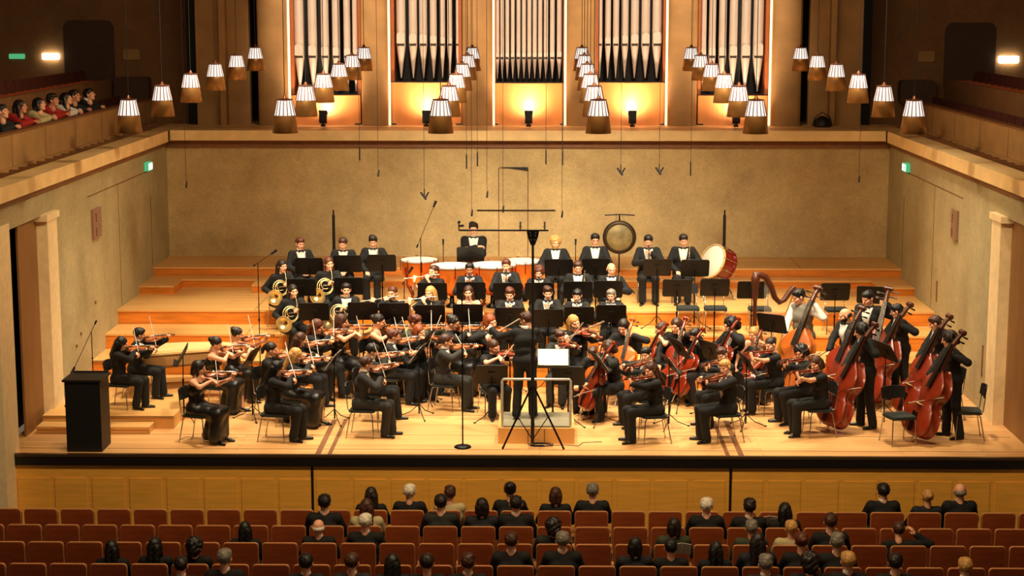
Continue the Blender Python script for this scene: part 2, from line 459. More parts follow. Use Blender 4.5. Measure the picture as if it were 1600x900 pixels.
# hair templates in head space
def hair_mesh(kind):
    cap = ('e', (0, .02, .036), (.086, .104, .092)); cuts = [(0, -.62, -.78, -.001)]; k = .02; nz = .003; ns = 90
    if kind == 'short': pr = [cap, ('e', (0, -.02, .075), (.074, .07, .045))]; nz = .006; cuts = [(0, -.66, -.75, .014)]
    elif kind == 'tousled':
        pr = [cap, ('e', (0, -.03, .09), (.07, .06, .04)), ('e', (-.03, .03, .1), (.05, .06, .035))]; nz = .007; cuts = [(0, -.66, -.75, .016)]
    elif kind == 'curly':
        pr = [('e', (0, .035, .035), (.115, .12, .11)), ('e', (0, .1, -.03), (.09, .07, .09))]; nz = .012; ns = 60; cuts = [(0, -.8, -.6, .02)]
    elif kind == 'balding': pr = [('e', (0, .03, -.005), (.088, .092, .055))]; cuts = [(0, -1, 0, .03)]
    elif kind in ('bun', 'updo'):
        pr = [cap, ('e', (0, .115, .05), (.045, .042, .042))]
        if kind == 'updo': pr = [cap, ('e', (0, .085, .085), (.062, .05, .042))]; nz = .008
    elif kind == 'ponytail': pr = [cap, ('c', (0, .11, .04), (0, .14, -.02), .03, .03), ('c', (0, .14, -.02), (0, .12, -.2), .032, .014)]
    elif kind == 'bob':
        pr = [cap, ('c', (-.07, .02, 0), (-.072, .0, -.09), .03, .026), ('c', (.07, .02, 0), (.072, .0, -.09), .03, .026), ('c', (-.04, .08, 0), (-.04, .08, -.09), .045, .04), ('c', (.04, .08, 0), (.04, .08, -.09), .045, .04)]
        cuts = [(0, -.8, -.25, .055)]
    else:  # long
        pr = [cap, ('c', (-.07, .02, 0), (-.085, .02, -.2), .03, .022), ('c', (.07, .02, 0), (.085, .02, -.2), .03, .022),
              ('c', (-.04, .085, 0), (-.05, .115, -.27), .048, .04), ('c', (.04, .085, 0), (.05, .115, -.27), .048, .04)]
        cuts = [(0, -.85, -.2, .05)]; nz = .005; ns = 70
    if kind in ('long', 'bob', 'curly'):  # keep the face free
        pr = pr+[('e', (0, -.095, -.045), (.058, .075, .105), 'sub')]
        cuts = [(0, -1, 0, .085)]
    v, f = sdf_mesh(pr, .0085, k, cuts, nz, ns)
    return np_mesh('hair', [(v, f, 0)], [M_hair['dark']])
HAIRM = {}
def hairm(kind):
    if kind not in HAIRM: HAIRM[kind] = hair_mesh(kind)
    return HAIRM[kind]

_sv, _sf = sdf_mesh([('c', (0, .045, .032), (0, -.02, .038), .034, .036), ('c', (0, -.03, .026), (0, -.15, .02), .036, .028), ('c', (0, .02, .05), (0, .02, .085), .038, .04)], .011, .03, [(0, 0, -1, 0.0)])
SHOE = np_mesh('shoe', [(_sv, _sf, 0)], [M_shoe])
_sb = MB(); _sb.cyl((0, .045, 0), (0, .045, .06), .011, .018, 8)
_hh, _hg = sdf_mesh([('c', (0, .045, .075), (0, -.08, .03), .03, .03), ('c', (0, -.08, .024), (0, -.14, .018), .03, .02)], .011, .02, [(0, 0, -1, 0.0)])
_sb.add([tuple(v) for v in _hh], [tuple(f) for f in _hg], True)
HEEL = _sb.mesh('shoe', M_shoe)

def ik(s, w, l1, l2, pole):
    s, w, pole = V(s), V(w), V(pole)
    d = w-s; L = min(d.length, .985*(l1+l2)); L = max(L, abs(l1-l2)+.02); u = d.normalized()
    a = (l1*l1-l2*l2+L*L)/(2*L); h = math.sqrt(max(l1*l1-a*a, 0))
    pp = pole-u*pole.dot(u); pp = pp.normalized()
    return s+u*a+pp*h, s+u*L

def skeleton(kind, var, long=False):
    """kind of pose -> joints. faces -Y, right hand is -X, floor z=0"""
    rnd = random.Random(hash_str(kind)*7+var)
    j = {}
    stand = kind in ('conductor', 'bass', 'stand')
    lean = {'violin': .08, 'viola': .08, 'cello': .16, 'bass': .16, 'conductor': .14, 'horn': .08, 'folded': 0, 'wind': .07, 'flute': .02,
            'lap': .03, 'audience': .0, 'parapet': .5, 'read': .22, 'trumpet': .05, 'bassoon': .02, 'phone': .05, 'harp': .1, 'cellofwd': .28}.get(kind, .05)+rnd.uniform(-.03, .04)
    pz = .94 if stand else .535
    pel = V((0, .04 if not stand else .03, pz)); u = V((0, -math.sin(lean), math.cos(lean)))
    j['pel'] = pel; j['chest'] = pel+u*.32; j['neck'] = pel+u*.495
    sh = pel+u*.445; tw = {'violin': .12, 'viola': .12, 'flute': -.25, 'conductor': .35}.get(kind, 0)
    rx = V((math.cos(tw), math.sin(tw), 0))
    j['rx'] = rx
    j['shR'] = sh-rx*.165; j['shL'] = sh+rx*.165
    hy = {'violin': 28, 'viola': 28, 'cello': -8, 'flute': -30, 'conductor': 62, 'horn': 0, 'bass': -25}.get(kind, 0)+rnd.uniform(-8, 8)
    hp = {'violin': 14, 'viola': 14, 'cello': 20, 'folded': 5, 'wind': 10, 'lap': 12, 'read': 35, 'audience': 0, 'parapet': -10, 'cellofwd': 30, 'bass': 16}.get(kind, 8)+rnd.uniform(-5, 6)
    hr = {'violin': -14, 'viola': -14}.get(kind, 0)+rnd.uniform(-3, 3)
    j['headM'] = T(*(j['neck']+u*.15+V((0, -.012-.0012*hp, -.0006*abs(hp))))) @ RZ(hy) @ RX(hp) @ RY(hr)
    j['u'] = u
    # legs
    spread = {'cello': .26, 'cellofwd': .26, 'bass': .12, 'conductor': .14, 'stand': .10, 'horn': .15, 'harp': .25}.get(kind, .11)+rnd.uniform(-.015, .02)
    for s, n in ((-1, 'R'), (1, 'L')):
        hip = pel+V((s*.09, 0, -.02)); j['hip'+n] = hip
        if stand:
            off = {'R': -.06, 'L': .07}[n] if kind != 'stand' else 0
            an = V((s*spread, .04+off, .085)); j['ank'+n] = an; j['kne'+n] = (hip+an)/2+V((0, -.03, .02))
        else:
            kx = spread if kind in ('cello', 'cellofwd', 'harp') else spread
            kn = V((s*kx, -.40+rnd.uniform(-.02, .02), .50)); j['kne'+n] = kn
            fo = {'violin': rnd.uniform(-.12, .10)}.get(kind, rnd.uniform(-.02, .08))
            j['ank'+n] = V((s*(kx+.0), -.37+fo, .09))
        j['toe'+n] = V((s*.25, -1, 0)).normalized()
    # hands: wrist target, elbow pole, finger direction, palm normal, grip
    up = V((0, 0, 1))
    def arm(n, w, pole, fd, pn, g='grip'):
        el, wr = ik(j['sh'+n], w, .285, .25, pole)
        j['el'+n] = el; j['wr'+n] = wr
        fd = V(fd).normalized(); z = -V(pn); z = (z-fd*z.dot(fd)).normalized()
        hm = frame(wr, fd.cross(z), fd, z)
        if n == 'L': hm = hm @ Matrix.Diagonal((-1, 1, 1, 1))
        j['hand'+n] = (hm, g)
    N = j['neck']
    if kind in ('violin', 'viola'):
        dv = V((.60, -.78, .04+rnd.uniform(-.08, .06))).normalized()
        o = N+V((.055, -.085, .035))
        L = .60 if kind == 'violin' else .68
        sc = o+dv*L
        j['inst'] = axisframe(o, sc, V((-.25, 0, 1)))
        if var % 3 == 2:
            bd = V((-.80, -.52, -.30)).normalized()
        elif var % 3 == 1:
            bd = V((-.50, -.36, -.72)).normalized()
        else:
            bd = V((-.66, -.44, -.55)).normalized()
        br = o+dv*(L*.335)+V((0, 0, .048))
        fr = {0: .22, 1: .30, 2: .36}[var % 3]
        frog = br+bd*fr; tip = br-bd*(.72-fr)
        j['bow'] = axisframe(frog, tip, V((0, 0, -1)))
        arm('L', o+dv*(L*.80)+V((.015, .04, -.075)), (.35, .1, -1), dv*.2+V((-.35, -.1, .9)), (-.5, -.5, 0))
        arm('R', frog+V((-.015, .085, .03)), (-1, .25, -.35), V((.15, -.75, -.4)), V((.3, 0, -1)))
    elif kind in ('cello', 'cellofwd'):
        ep = V((.06, -.66, 0)); sc = V((.13, -.04 if kind == 'cello' else -.13, 1.25))
        ax = (sc-ep).normalized(); j['inst'] = axisframe(ep, sc, V((0, -1, .2)))
        br = ep+ax*.52+V((0, -.13, .0))
        bd = V((-.93, -.12, -.3+rnd.uniform(-.1, .1))).normalized(); fr = .30+.08*(var % 3)
        frog = br+bd*fr; tip = br-bd*(.70-fr); j['bow'] = axisframe(frog, tip, V((0, .7, -.4)))
        arm('L', sc-ax*.22+V((.05, -.03, -.01)), (1, .1, -.35), V((-.75, -.55, .25)), (-.3, .85, -.2))
        arm('R', frog+V((-.02, .07, .05)), (-1, .1, .2), V((.3, -.7, -.6)), V((.3, .3, -1)))
    elif kind == 'bass':
        ep = V((.24, -.70, 0)); sc = V((.27, .12, 1.80))
        ax = (sc-ep).normalized(); j['inst'] = axisframe(ep, sc, V((.30, -.95, .1)))
        br = ep+ax*.72+V((.03, -.17, 0))
        bd = V((-.70, -.62, -.28)).normalized(); fr = .20+.08*(var % 2)
        frog = br+bd*fr; tip = br-bd*(.72-fr); j['bow'] = axisframe(frog, tip, V((0, .7, -.4)))
        arm('L', sc-ax*(.34+.12*(var % 2))+V((.04, -.03, 0)), (1, .2, -.3), V((-.8, -.5, .2)), (-.2, .9, 0))
        arm('R', frog+V((-.02, .08, .06)), (-1, .3, .1), V((.2, -.6, -.7)), V((.3, .2, -1)))
    elif kind == 'wind':
        m = N+V((0, -.125, .10)); e = m+V((0, -.36, -.46)).normalized()*.62
        j['inst'] = axisframe(m, e, V((0, -.5, .6)))
        arm('L', m+(e-m)*.34+V((.06, .06, .0)), (.8, .1, -.6), V((-.75, -.5, .1)), (-.6, .2, 0))
        arm('R', m+(e-m)*.64+V((-.06, .06, 0)), (-.8, .1, -.6), V((.75, -.5, .1)), (.6, .2, 0))
    elif kind == 'bassoon':
        m = V((-.22, -.1, .52)); e = V((.22, -.27, 1.55)); j['inst'] = axisframe(m, e, V((0, -1, .2)))
        arm('L', m+(e-m)*.60+V((.05, .02, 0)), (.9, .1, -.6), V((-.75, -.5, .2)), (-.4, .6, 0))
        arm('R', m+(e-m)*.28+V((-.03, .02, 0)), (-.8, .3, -.3), V((.75, -.5, .1)), (.4, .6, 0))
    elif kind == 'flute':
        m = N+V((.03, -.125, .09)); e = m+V((-.62, -.1, -.06)); j['inst'] = axisframe(m, e, V((0, -.3, 1)))
        arm('L', m+(e-m)*.25+V((.02, -.045, -.05)), (.5, -.2, -1), V((-.25, .5, .7)), (0, 1, 0))
        arm('R', m+(e-m)*.62+V((0, -.045, -.05)), (-.7, .2, -1), V((.1, .45, .8)), (0, 1, 0))
    elif kind == 'horn':
        m = N+V((0, -.135, .09)); j['inst'] = frame(V((-.14, -.26, .80)), V((1, 0, 0)), V((0, .25, .97)).normalized(), V((0, -.97, .25)).normalized())
        j['mouth'] = m
        arm('L', V((.02, -.34, .87)), (.7, .1, -.9), V((-.9, -.2, .35)), (-.2, -.3, -.9))
        arm('R', V((-.30, -.16, .70)), (-.6, .6, -.8), V((.75, -.55, .1)), (.2, .2, .9), 'soft')
    elif kind == 'trumpet':
        kn = V((.10, -.34, .63)); j['inst'] = axisframe(kn+V((0, 0, .03)), kn+V((.02, -.03, .5)), V((0, -1, 0)))
        arm('L', kn+V((.03, .12, .17)), (.8, .4, -.4), V((-.2, -1, 0)), (-1, 0, 0))
        arm('R', V((-.11, -.24, .62)), (-.9, .5, 0), V((.25, -1, -.2)), (0, -.1, -1), 'soft')
    elif kind == 'lap':
        for n, s in (('L', 1), ('R', -1)):
            arm(n, V((s*(.06+.03*(var % 3)), -.22-.02*(var % 2), .66)), (s*.9, .5, 0), V((-s*.5, -1, -.15)), (0, -.1, -1), 'soft')
    elif kind == 'folded':
        arm('L', V((-.05, -.20, .86)), (.9, .1, -.7), V((-1, .1, -.05)), (0, .6, -.8), 'soft')
        arm('R', V((.05, -.235, .885)), (-.9, .1, -.7), V((1, .1, .05)), (0, .6, -.8), 'soft')
    elif kind == 'audience':
        for n, s in (('L', 1), ('R', -1)):
            arm(n, V((s*.08, -.26, .64)), (s*1., .4, -.1), V((-s*.6, -1, -.1)), (0, -.1, -1), 'soft')
    elif kind == 'read':
        for n, s in (('L', 1), ('R', -1)):
            arm(n, V((s*.13, -.36, .78)), (s*1., .3, -.5), V((-s*.2, -1, .25)), (-s*.7, 0, .5), 'grip')
    elif kind == 'phone':
        arm('L', V((.10, -.32, .80)), (1, .3, -.4), V((-.3, -1, .4)), (-.5, 0, .5))
        arm('R', V((-.24, -.02, 1.12)), (-1, .2, -.6), V((.6, -.1, .8)), (.7, -.3, 0), 'soft')
    elif kind == 'parapet':
        arm('L', V((.10, -.50, .86)), (1, .1, -.3), V((-.9, -.4, 0)), (0, 0, -1), 'soft')
        arm('R', V((-.10, -.48, .86)), (-1, .1, -.3), V((.9, -.4, 0)), (0, 0, -1), 'soft')
    elif kind == 'conductor':
        arm('L', V((.58, -.22, 1.37)), (.3, .5, -1), V((.75, -.6, .12)), (-.1, -.3, -1), 'soft')
        arm('R', V((-.02, -.50, 1.24)), (-1, .2, -.6), V((.35, -1, .1)), (0, -.1, -1))
        fr = j['wrR']+V((.03, -.09, -.01)); j['baton'] = (fr+V((-.03, .05, -.01)), fr+V((.22, -.26, .12)))
    elif kind == 'stand':
        arm('L', V((.05, -.22, 1.02)), (.9, .4, 0), V((-.7, -.7, -.3)), (0, .3, -1), 'soft')
        arm('R', V((-.05, -.23, 1.04)), (-.9, .4, 0), V((.7, -.7, -.3)), (0, .3, -1), 'soft')
    return j
def hash_str(s):
    h = 5
    for c in s: h = (h*31+ord(c)) % 9973
    return h

def body_prims(j, g=0.0, torso=True, arms=True, legs=True, fem=False, short=False):
    rx = j['rx']; u = j['u']; pr = []
    pel, ch, nk = j['pel'], j['chest'], j['neck']
    c = lambda a, b, r0, r1: pr.append(('c', tuple(a), tuple(b), r0+g, r1+g))
    if torso:
        X = V((1, 0, 0)); mid = (pel+ch)/2
        w = .05 if fem else .062
        c(pel-X*.075, pel+X*.075, .108, .108); c(mid-rx*w, mid+rx*w, .092, .092); c(ch-rx*.075, ch+rx*.075, .105, .105)
        s0 = j['shR']+u*-.01; s1 = j['shL']+u*-.01
        c(s0+rx*.02, s1-rx*.02, .056, .056); c(ch+u*.05, nk-u*.03, .09, .05)
        if fem: c(ch-rx*.06-V((0, .07, 0)), ch-rx*.055-V((0, .075, 0)), .05, .045); c(ch+rx*.06-V((0, .07, 0)), ch+rx*.055-V((0, .075, 0)), .05, .045)
    if arms:
        k = .9 if fem else 1
        for n in 'LR':
            if short: c(j['sh'+n], j['sh'+n].lerp(j['el'+n], .55), .05*k, .045*k); continue
            c(j['sh'+n], j['el'+n], .052*k, .041*k)
            e = j['wr'+n] if g == 0 else j['el'+n].lerp(j['wr'+n], .93)
            c(j['el'+n], e, .041*k, .027*k+g*.4)
    if legs:
        for n in 'LR':
            c(j['hip'+n], j['kne'+n], .08, .058); c(j['kne'+n], j['ank'+n], .056, .037+g*1.2)
    return pr

CACHE = {}
def pose_meshes(kind, var, fem, outfit):
    key = (kind, var, fem, outfit)
    if key in CACHE: return CACHE[key]
    j = skeleton(kind, var)
    d = {'j': j, 'parts': []}
    # the body: neck, trunk, arms and legs in one surface with head and hands
    sleeveless = outfit in ('gown', 'tee')
    pr = body_prims(j, 0, fem=fem)
    hm = j['headM']
    pr.append(('c', tuple(j['neck']-j['u']*.03), tuple(hm @ V((0, .022, -.09))), .052, .048))
    bk = ('b', kind, var, fem)
    if bk not in CACHE:
        v, f = sdf_mesh(pr, .021, .03)
        ch = [(v, f, 0), xf(HEAD, hm)]
        for n in 'LR': ch.append(xf(HANDS[j['hand'+n][1]], j['hand'+n][0]))
        CACHE[bk] = np_mesh('person', ch, [M_skin[0], M_eye, M_lips])
    d['body'] = CACHE[bk]
    rs = .019
    def cloth(name, prims, m, k=.03, noise=.004, ns=28, cuts=None):
        v, f = sdf_mesh(prims, rs, k, cuts, noise, ns)
        d['parts'].append((name, np_mesh(name, [(v, f, 0)], [m]), m))
    def skirt(m, long=True):
        g = .02; q = []
        pel = j['pel']
        if kind in ('conductor', 'bass', 'stand'):
            q.append(('c', tuple(pel), (0, .02, .1), .14, .20))
        else:
            kl, kr = j['kneL'], j['kneR']; km = (kl+kr)/2
            q.append(('c', tuple(pel-V((.085, 0, -.01))), tuple(pel+V((.085, 0, .01))), .128, .128))
            for n_ in 'LR': q.append(('c', tuple(j['hip'+n_]), tuple(j['kne'+n_]+V((0, 0, -.01))), .112, .088))
            q.append(('c', tuple(pel+V((0, -.02, -.01))), tuple(km+V((0, 0, -.01))), .12, .088))
            if long:
                for t in (kl, kr): q.append(('c', tuple(t+V((0, .02, -.02))), (t.x*1.25, t.y+.05, .12), .095, .11))
                q.append(('c', tuple(km+V((0, .02, -.02))), (0, km.y+.06, .12), .10, .12))
                q.append(('c', (0, km.y+.14, .4), (0, km.y+.24, .12), .09, .10))
        cloth('skirt', q, m, .05, .009, 22, [(0, 0, -1, -.012)])
    def trousers(m):
        cloth('trousers', body_prims(j, .016, torso=False, arms=False)+[('c', tuple(j['pel']-V((.07, 0, .0))), tuple(j['pel']+V((.07, 0, 0))), .118, .118)], m)
    top = None
    if outfit in ('tux', 'suit', 'jacket'):
        top = body_prims(j, .022, legs=False)
        sm = {'tux': M_suit, 'suit': M_suit, 'jacket': M_greysuit}[outfit]
        for n in 'LR': top.append(('c', tuple(j['hip'+n]), tuple(j['hip'+n].lerp(j['kne'+n], .22)), .10, .095))
        cloth('jacket', top, sm); trousers(sm)
        # shirt front, collar and bow tie laid on the jacket front
        u = j['u']; rx = j['rx']; fwd = rx.cross(u); fwd = -fwd if fwd.y > 0 else fwd
        mb = MB(); N = 7
        rows = []
        for i in range(N):
            t = i/(N-1); w = .082*(1-t)**.7+.008; base = j['neck']+u*(.0-.33*t)
            row = []
            for kx in (-1, -.5, 0, .5, 1):
                p = base+rx*(w*kx); q0 = None
                # march outwards to the jacket surface
                s_ = .02
                while s_ < .26:
                    q1 = p+fwd*s_
                    dd = min(_cap(q1, pp) for pp in top)
                    if dd > .002: break
                    s_ += .006
                row.append(p+fwd*(s_+.010+.004*(1-abs(kx))))
            rows.append(row)
        vs = [p for r in rows for p in r]+[p-fwd*.03 for r in rows for p in r]
        fs = []; n5 = 5*N
        for i in range(N-1):
            for k in range(4):
                a = i*5+k; fs += [(a, a+1, a+6, a+5), (a+n5, a+5+n5, a+6+n5, a+1+n5)]
        for i in range(N-1):
            a = i*5; fs += [(a, a+5, a+5+n5, a+n5), (a+4, a+4+n5, a+9+n5, a+9)]
        for k in range(4): fs += [(k, k+n5, k+1+n5, k+1), (n5-5+k, n5-4+k, 2*n5-4+k, 2*n5-5+k)]
        mb.add(vs, fs, True)
        cn = j['neck']+u*.035
        q = V(u).to_track_quat('Z', 'Y').to_matrix().to_4x4(); q.translation = cn
        mb.lathe([(.058, -.03), (.062, .0), (.058, .022), (.052, .022)], 14, q, True, False)
        d['parts'].append(('shirt', mb.mesh('shirt', M_shirt), M_shirt))
        if outfit == 'tux':
            mb = MB(); bp = j['neck']+u*.008+fwd*.072
            for sg in (-1, 1): mb.cyl(bp, bp+rx*(.05*sg), .009, .024, 6)
            mb.sph(tuple(bp), .013, 6, 4)
            d['parts'].append(('bow_tie', mb.mesh('bow_tie', M_black), M_black))
    elif outfit == 'top':
        cloth('top', body_prims(j, .016, legs=False, fem=fem), M_cloth); trousers(M_cloth)
    elif outfit == 'tee':
        cloth('top', body_prims(j, .016, legs=False, fem=fem, short=True), M_cloth); trousers(M_cloth)
    elif outfit == 'vest':
        cloth('shirt', body_prims(j, .014, legs=False), M_shirt); cloth('vest', body_prims(j, .026, legs=False, arms=False), M_vest); trousers(M_suit)
    elif outfit == 'longskirt':
        cloth('top', body_prims(j, .016, legs=False, fem=fem), M_cloth); skirt(M_satin)
    elif outfit == 'gown':
        q = body_prims(j, .014, legs=False, arms=False, fem=fem)
        q = [p for i, p in enumerate(q) if i != 3 and i != 4]
        cloth('gown_top', q, M_satin); skirt(M_satin)
    elif outfit.startswith('c:'):
        m = MATS[outfit[2:]]
        cloth('top', body_prims(j, .02, legs=False, fem=fem), m); trousers(M_navy)
    CACHE[key] = d
    return d
def _cap(p, q):
    a, b = V(q[1]), V(q[2]); ab = b-a; L2 = max(ab.length_squared, 1e-9)
    t = max(0, min(1, (p-a).dot(ab)/L2)); return (p-a-ab*t).length-(q[3]+t*(q[4]-q[3]))

NSEE = [0]
def person(kind, M, outfit='top', fem=False, hair='short', hc='dark', skin=0, label='', group=None, var=0, feet=True, glasses=False, beard=False):
    d = pose_meshes(kind, var, fem, outfit); j = d['j']
    root = tag(link('person', d['body'], None, M), label, 'person', group)
    root.material_slots[0].link = 'OBJECT'; root.material_slots[0].material = M_skin[skin]
    last = None
    for nm, me, m in d['parts']: last = link(nm, me, last if nm == 'bow_tie' else root)
    if hair:
        h = link('hair', hairm(hair), root, j['headM'])
        h.material_slots[0].link = 'OBJECT'; h.material_slots[0].material = M_hair[hc]
    if beard:
        b = link('beard', beard_mesh(), root, j['headM']); b.material_slots[0].link = 'OBJECT'; b.material_slots[0].material = M_hair[hc]
    if glasses: link('glasses', glasses_mesh(), root, j['headM'])
    if feet:
        for n in 'LR':
            a = j['ank'+n]; t = j['toe'+n]; ang = math.degrees(math.atan2(t.x, -t.y))
            link('shoe', HEEL if (fem and outfit in ('gown', 'longskirt', 'tee')) else SHOE, root, T(a.x, a.y, 0) @ RZ(ang))
    return root, j
_bm = {}
def beard_mesh():
    if 'b' not in _bm:
        v, f = sdf_mesh([('e', (0, -.03, -.062), (.064, .068, .064)), ('e', (0, -.06, -.03), (.045, .06, .035), 'sub'), ('e', (0, -.1, -.056), (.022, .03, .012), 'sub')], .0085, .01, [(0, 0, 1, -.03)], .002, 90)
        _bm['b'] = np_mesh('beard', [(v, f, 0)], [M_hair['dark']])
    return _bm['b']
def glasses_mesh():
    if 'g' not in _bm:
        mb = MB()
        for s in (-1, 1):
            mb.tube([(s*.032+.02*math.cos(a*PI/6), -.104, .002+.015*math.sin(a*PI/6)) for a in range(13)], .002, 5)
            mb.cyl((s*.052, -.104, .005), (s*.08, -.0, .005), .002, n=5)
        mb.cyl((-.012, -.106, .004), (.012, -.106, .004), .002, n=5)
        _bm['g'] = mb.mesh('glasses', M_black)
    return _bm['g']

# ---------------------------------------------------------------- instruments
LZY = RX(-90)   # lathe axis onto +Y
def fiddle_outline(bass=False):
    w = [(0, 0), (.006, .2), (.02, .46), (.05, .72), (.1, .9), (.17, .99), (.23, 1), (.31, .94), (.38, .82), (.425, .76), (.44, .66), (.48, .58), (.53, .545), (.58, .56), (.62, .62), (.645, .72), (.66, .74)]
    w += [(.72, .76), (.79, .70), (.86, .54), (.93, .30), (.98, .14), (1, .08)] if bass else [(.72, .80), (.79, .82), (.86, .78), (.92, .65), (.97, .40), (.995, .16), (1, .08)]
    return w
def string_tree(name, b0, bl, hw, rd, nl, hl, m, bass=False, peg=.02, ep=False):
    t = Tree(name); W = fiddle_outline(bass)
    out = [(hw*w, b0+bl*y) for y, w in W]+[(-hw*w, b0+bl*y) for y, w in reversed(W[1:])]
    n = len(out); cy = b0+bl*.45
    mb = MB()
    def ring(k, z): return [(x*k, cy+(y-cy)*k, z) for x, y in out]
    ar = rd*.22+hw*.03
    rings = [ring(.35, -rd/2-ar), ring(.7, -rd/2-ar*.75), ring(.93, -rd/2-ar*.2), ring(1.03, -rd/2), ring(1.03, -rd/2+rd*.06), ring(.98, -rd/2+rd*.07), ring(.98, rd/2-rd*.07),
             ring(1.03, rd/2-rd*.06), ring(1.03, rd/2), ring(.93, rd/2+ar*.2), ring(.7, rd/2+ar*.75), ring(.35, rd/2+ar)]
    vs = [p for r in rings for p in r]; fs = []
    for i in range(len(rings)-1):
        for k in range(n): fs.append((i*n+k, i*n+(k+1) % n, (i+1)*n+(k+1) % n, (i+1)*n+k))
    mb.add(vs, fs, True); mb.add(vs, [tuple(range(n-1, -1, -1)), tuple(range((len(rings)-1)*n, len(rings)*n))], True)
    body = t.add('body', mb, m)
    ny = b0+bl; zt = rd/2+ar*.5
    mb = MB(); k = hw/.104*.0115
    mb.M = None
    mb.tube([(0, ny-bl*.03, zt*.55), (0, ny+nl*.1, zt*.8), (0, ny+nl, zt*.9)], [k*1.5, k*1.15, k], 8)
    # pegbox curling back into the scroll
    a = V((0, ny+nl, zt*.8)); sl = hl
    mb.tube([a, a+V((0, sl*.5, -sl*.10)), a+V((0, sl*.85, -sl*.25))], [k*1.15, k*.95, k*.8], 8)
    sc = a+V((0, sl*.92, -sl*.22))
    mb.cyl(sc-V((k*1.5, 0, 0)), sc+V((k*1.5, 0, 0)), sl*.17, n=12); mb.cyl(sc-V((k*2.1, 0, 0)), sc+V((k*2.1, 0, 0)), sl*.085, n=10)
    nk_ = t.add('neck', mb, M_harpdark if bass else m)
    mb = MB()
    for i in range(4):
        sg = (-1, 1)[i % 2]; y = .2+.17*i; c0 = a+V((0, sl*y, -sl*(.04+.2*y)))
        mb.cyl(c0, c0+V((sg*(k*2+peg), 0, 0)), k*.25, n=6); mb.box(c0+V((sg*(k*2+peg*1.3), 0, 0)), (peg*.9, peg*.5, peg))
    t.add('pegs', mb, M_ebony, nk_)
    mb = MB(); y0 = b0+bl*.70; y1 = ny+nl; z0 = rd/2+ar+hw*.11; z1 = zt*.9+k*1.2
    q = [(-k*1.25, y0, z0), (k*1.25, y0, z0), (k*.85, y1, z1), (-k*.85, y1, z1)]
    mb.add(q+[(x, y, z-k*.5) for x, y, z in q], [(0, 1, 2, 3), (7, 6, 5, 4), (0, 4, 5, 1), (1, 5, 6, 2), (2, 6, 7, 3), (3, 7, 4, 0)])
    t.add('fingerboard', mb, M_ebony)
    mb = MB(); yb = b0+bl*.44; zb = rd/2+ar*.8
    mb.prism([(-hw*.2, 0), (-hw*.12, 0), (-hw*.08, hw*.06), (hw*.08, hw*.06), (hw*.12, 0), (hw*.2, 0), (hw*.17, hw*.17), (0, hw*.24), (-hw*.17, hw*.17)], yb-hw*.015, yb+hw*.015, lambda x, y, t_: (x, t_, zb+y))
    t.add('bridge', mb, M_trimw)
    mb = MB(); ya, yc = b0+bl*.03, b0+bl*.32
    q = [(-hw*.09, ya, zb+hw*.02), (hw*.09, ya, zb+hw*.02), (hw*.17, yc, zb+hw*.14), (-hw*.17, yc, zb+hw*.14)]
    mb.add(q+[(x, y, z-hw*.05) for x, y, z in q], [(0, 1, 2, 3), (7, 6, 5, 4), (0, 4, 5, 1), (1, 5, 6, 2), (2, 6, 7, 3), (3, 7, 4, 0)])
    t.add('tailpiece', mb, M_ebony)
    mb = MB()
    for i in range(4):
        x = (i-1.5)*hw*.08
        mb.tube([(x, yc, zb+hw*.15), (x*1.2, yb, zb+hw*.24), (x*.6, y1, z1+k*.1)], hw*.006+.0004, 4)
    t.add('strings', mb, M_silver)
    for sg in (-1, 1):
        mb = MB(); zz = rd/2+ar*.42
        mb.tube([(sg*hw*.30, yb+bl*.10, zz+ar*.22), (sg*hw*.36, yb+bl*.085, zz+ar*.2), (sg*hw*.40, yb, zz+ar*.12), (sg*hw*.48, yb-bl*.085, zz), (sg*hw*.54, yb-bl*.09, zz-ar*.03)], [hw*.035, hw*.02, hw*.018, hw*.02, hw*.035], 5)
        t.add('f_hole', mb, M_void)
    if ep:
        mb = MB(); mb.cyl((0, 0, 0), (0, b0+.02, 0), .006, .01, 8); mb.sph((0, .006, 0), .012, 6, 4); t.add('endpin', mb, M_steel)
    else:
        mb = MB(); mb.sph((hw*.5, b0+bl*.06, rd/2+ar+.006), (hw*.32, hw*.26, .008), 10, 6); t.add('chin_rest', mb, M_ebony)
    return t
T_violin = string_tree('violin', 0, .355, .104, .032, .135, .10, M_violin)
T_viola = string_tree('viola', 0, .415, .122, .038, .152, .11, M_viola)
T_cello = string_tree('cello', .22, .75, .22, .115, .27, .19, M_cellow, peg=.035, ep=True)
T_cello2 = string_tree('cello', .22, .75, .22, .115, .27, .19, M_cello2, peg=.035, ep=True)
T_bass = string_tree('double_bass', .13, 1.10, .34, .19, .42, .25, M_bassw, True, .05, True)
T_bass2 = string_tree('double_bass', .13, 1.10, .34, .19, .42, .25, M_bass2, True, .05, True)
def bow_tree(L):
    t = Tree('bow')
    mb = MB(); mb.tube([(0, -.02, .012), (0, L*.3, .008), (0, L*.7, .006), (0, L-.02, .014), (0, L, .004)], [.0048, .0046, .004, .004, .003], 6); t.add('stick', mb, M_bowstick)
    mb = MB(); mb.box((0, L*.5, -.006), (.0085, L*.96, .0025)); t.add('bow_hair', mb, M_hair_bow)
    mb = MB(); mb.box((0, .03, .001), (.011, .045, .018)); t.add('frog', mb, M_ebony)
    return t
T_bow = bow_tree(.72)
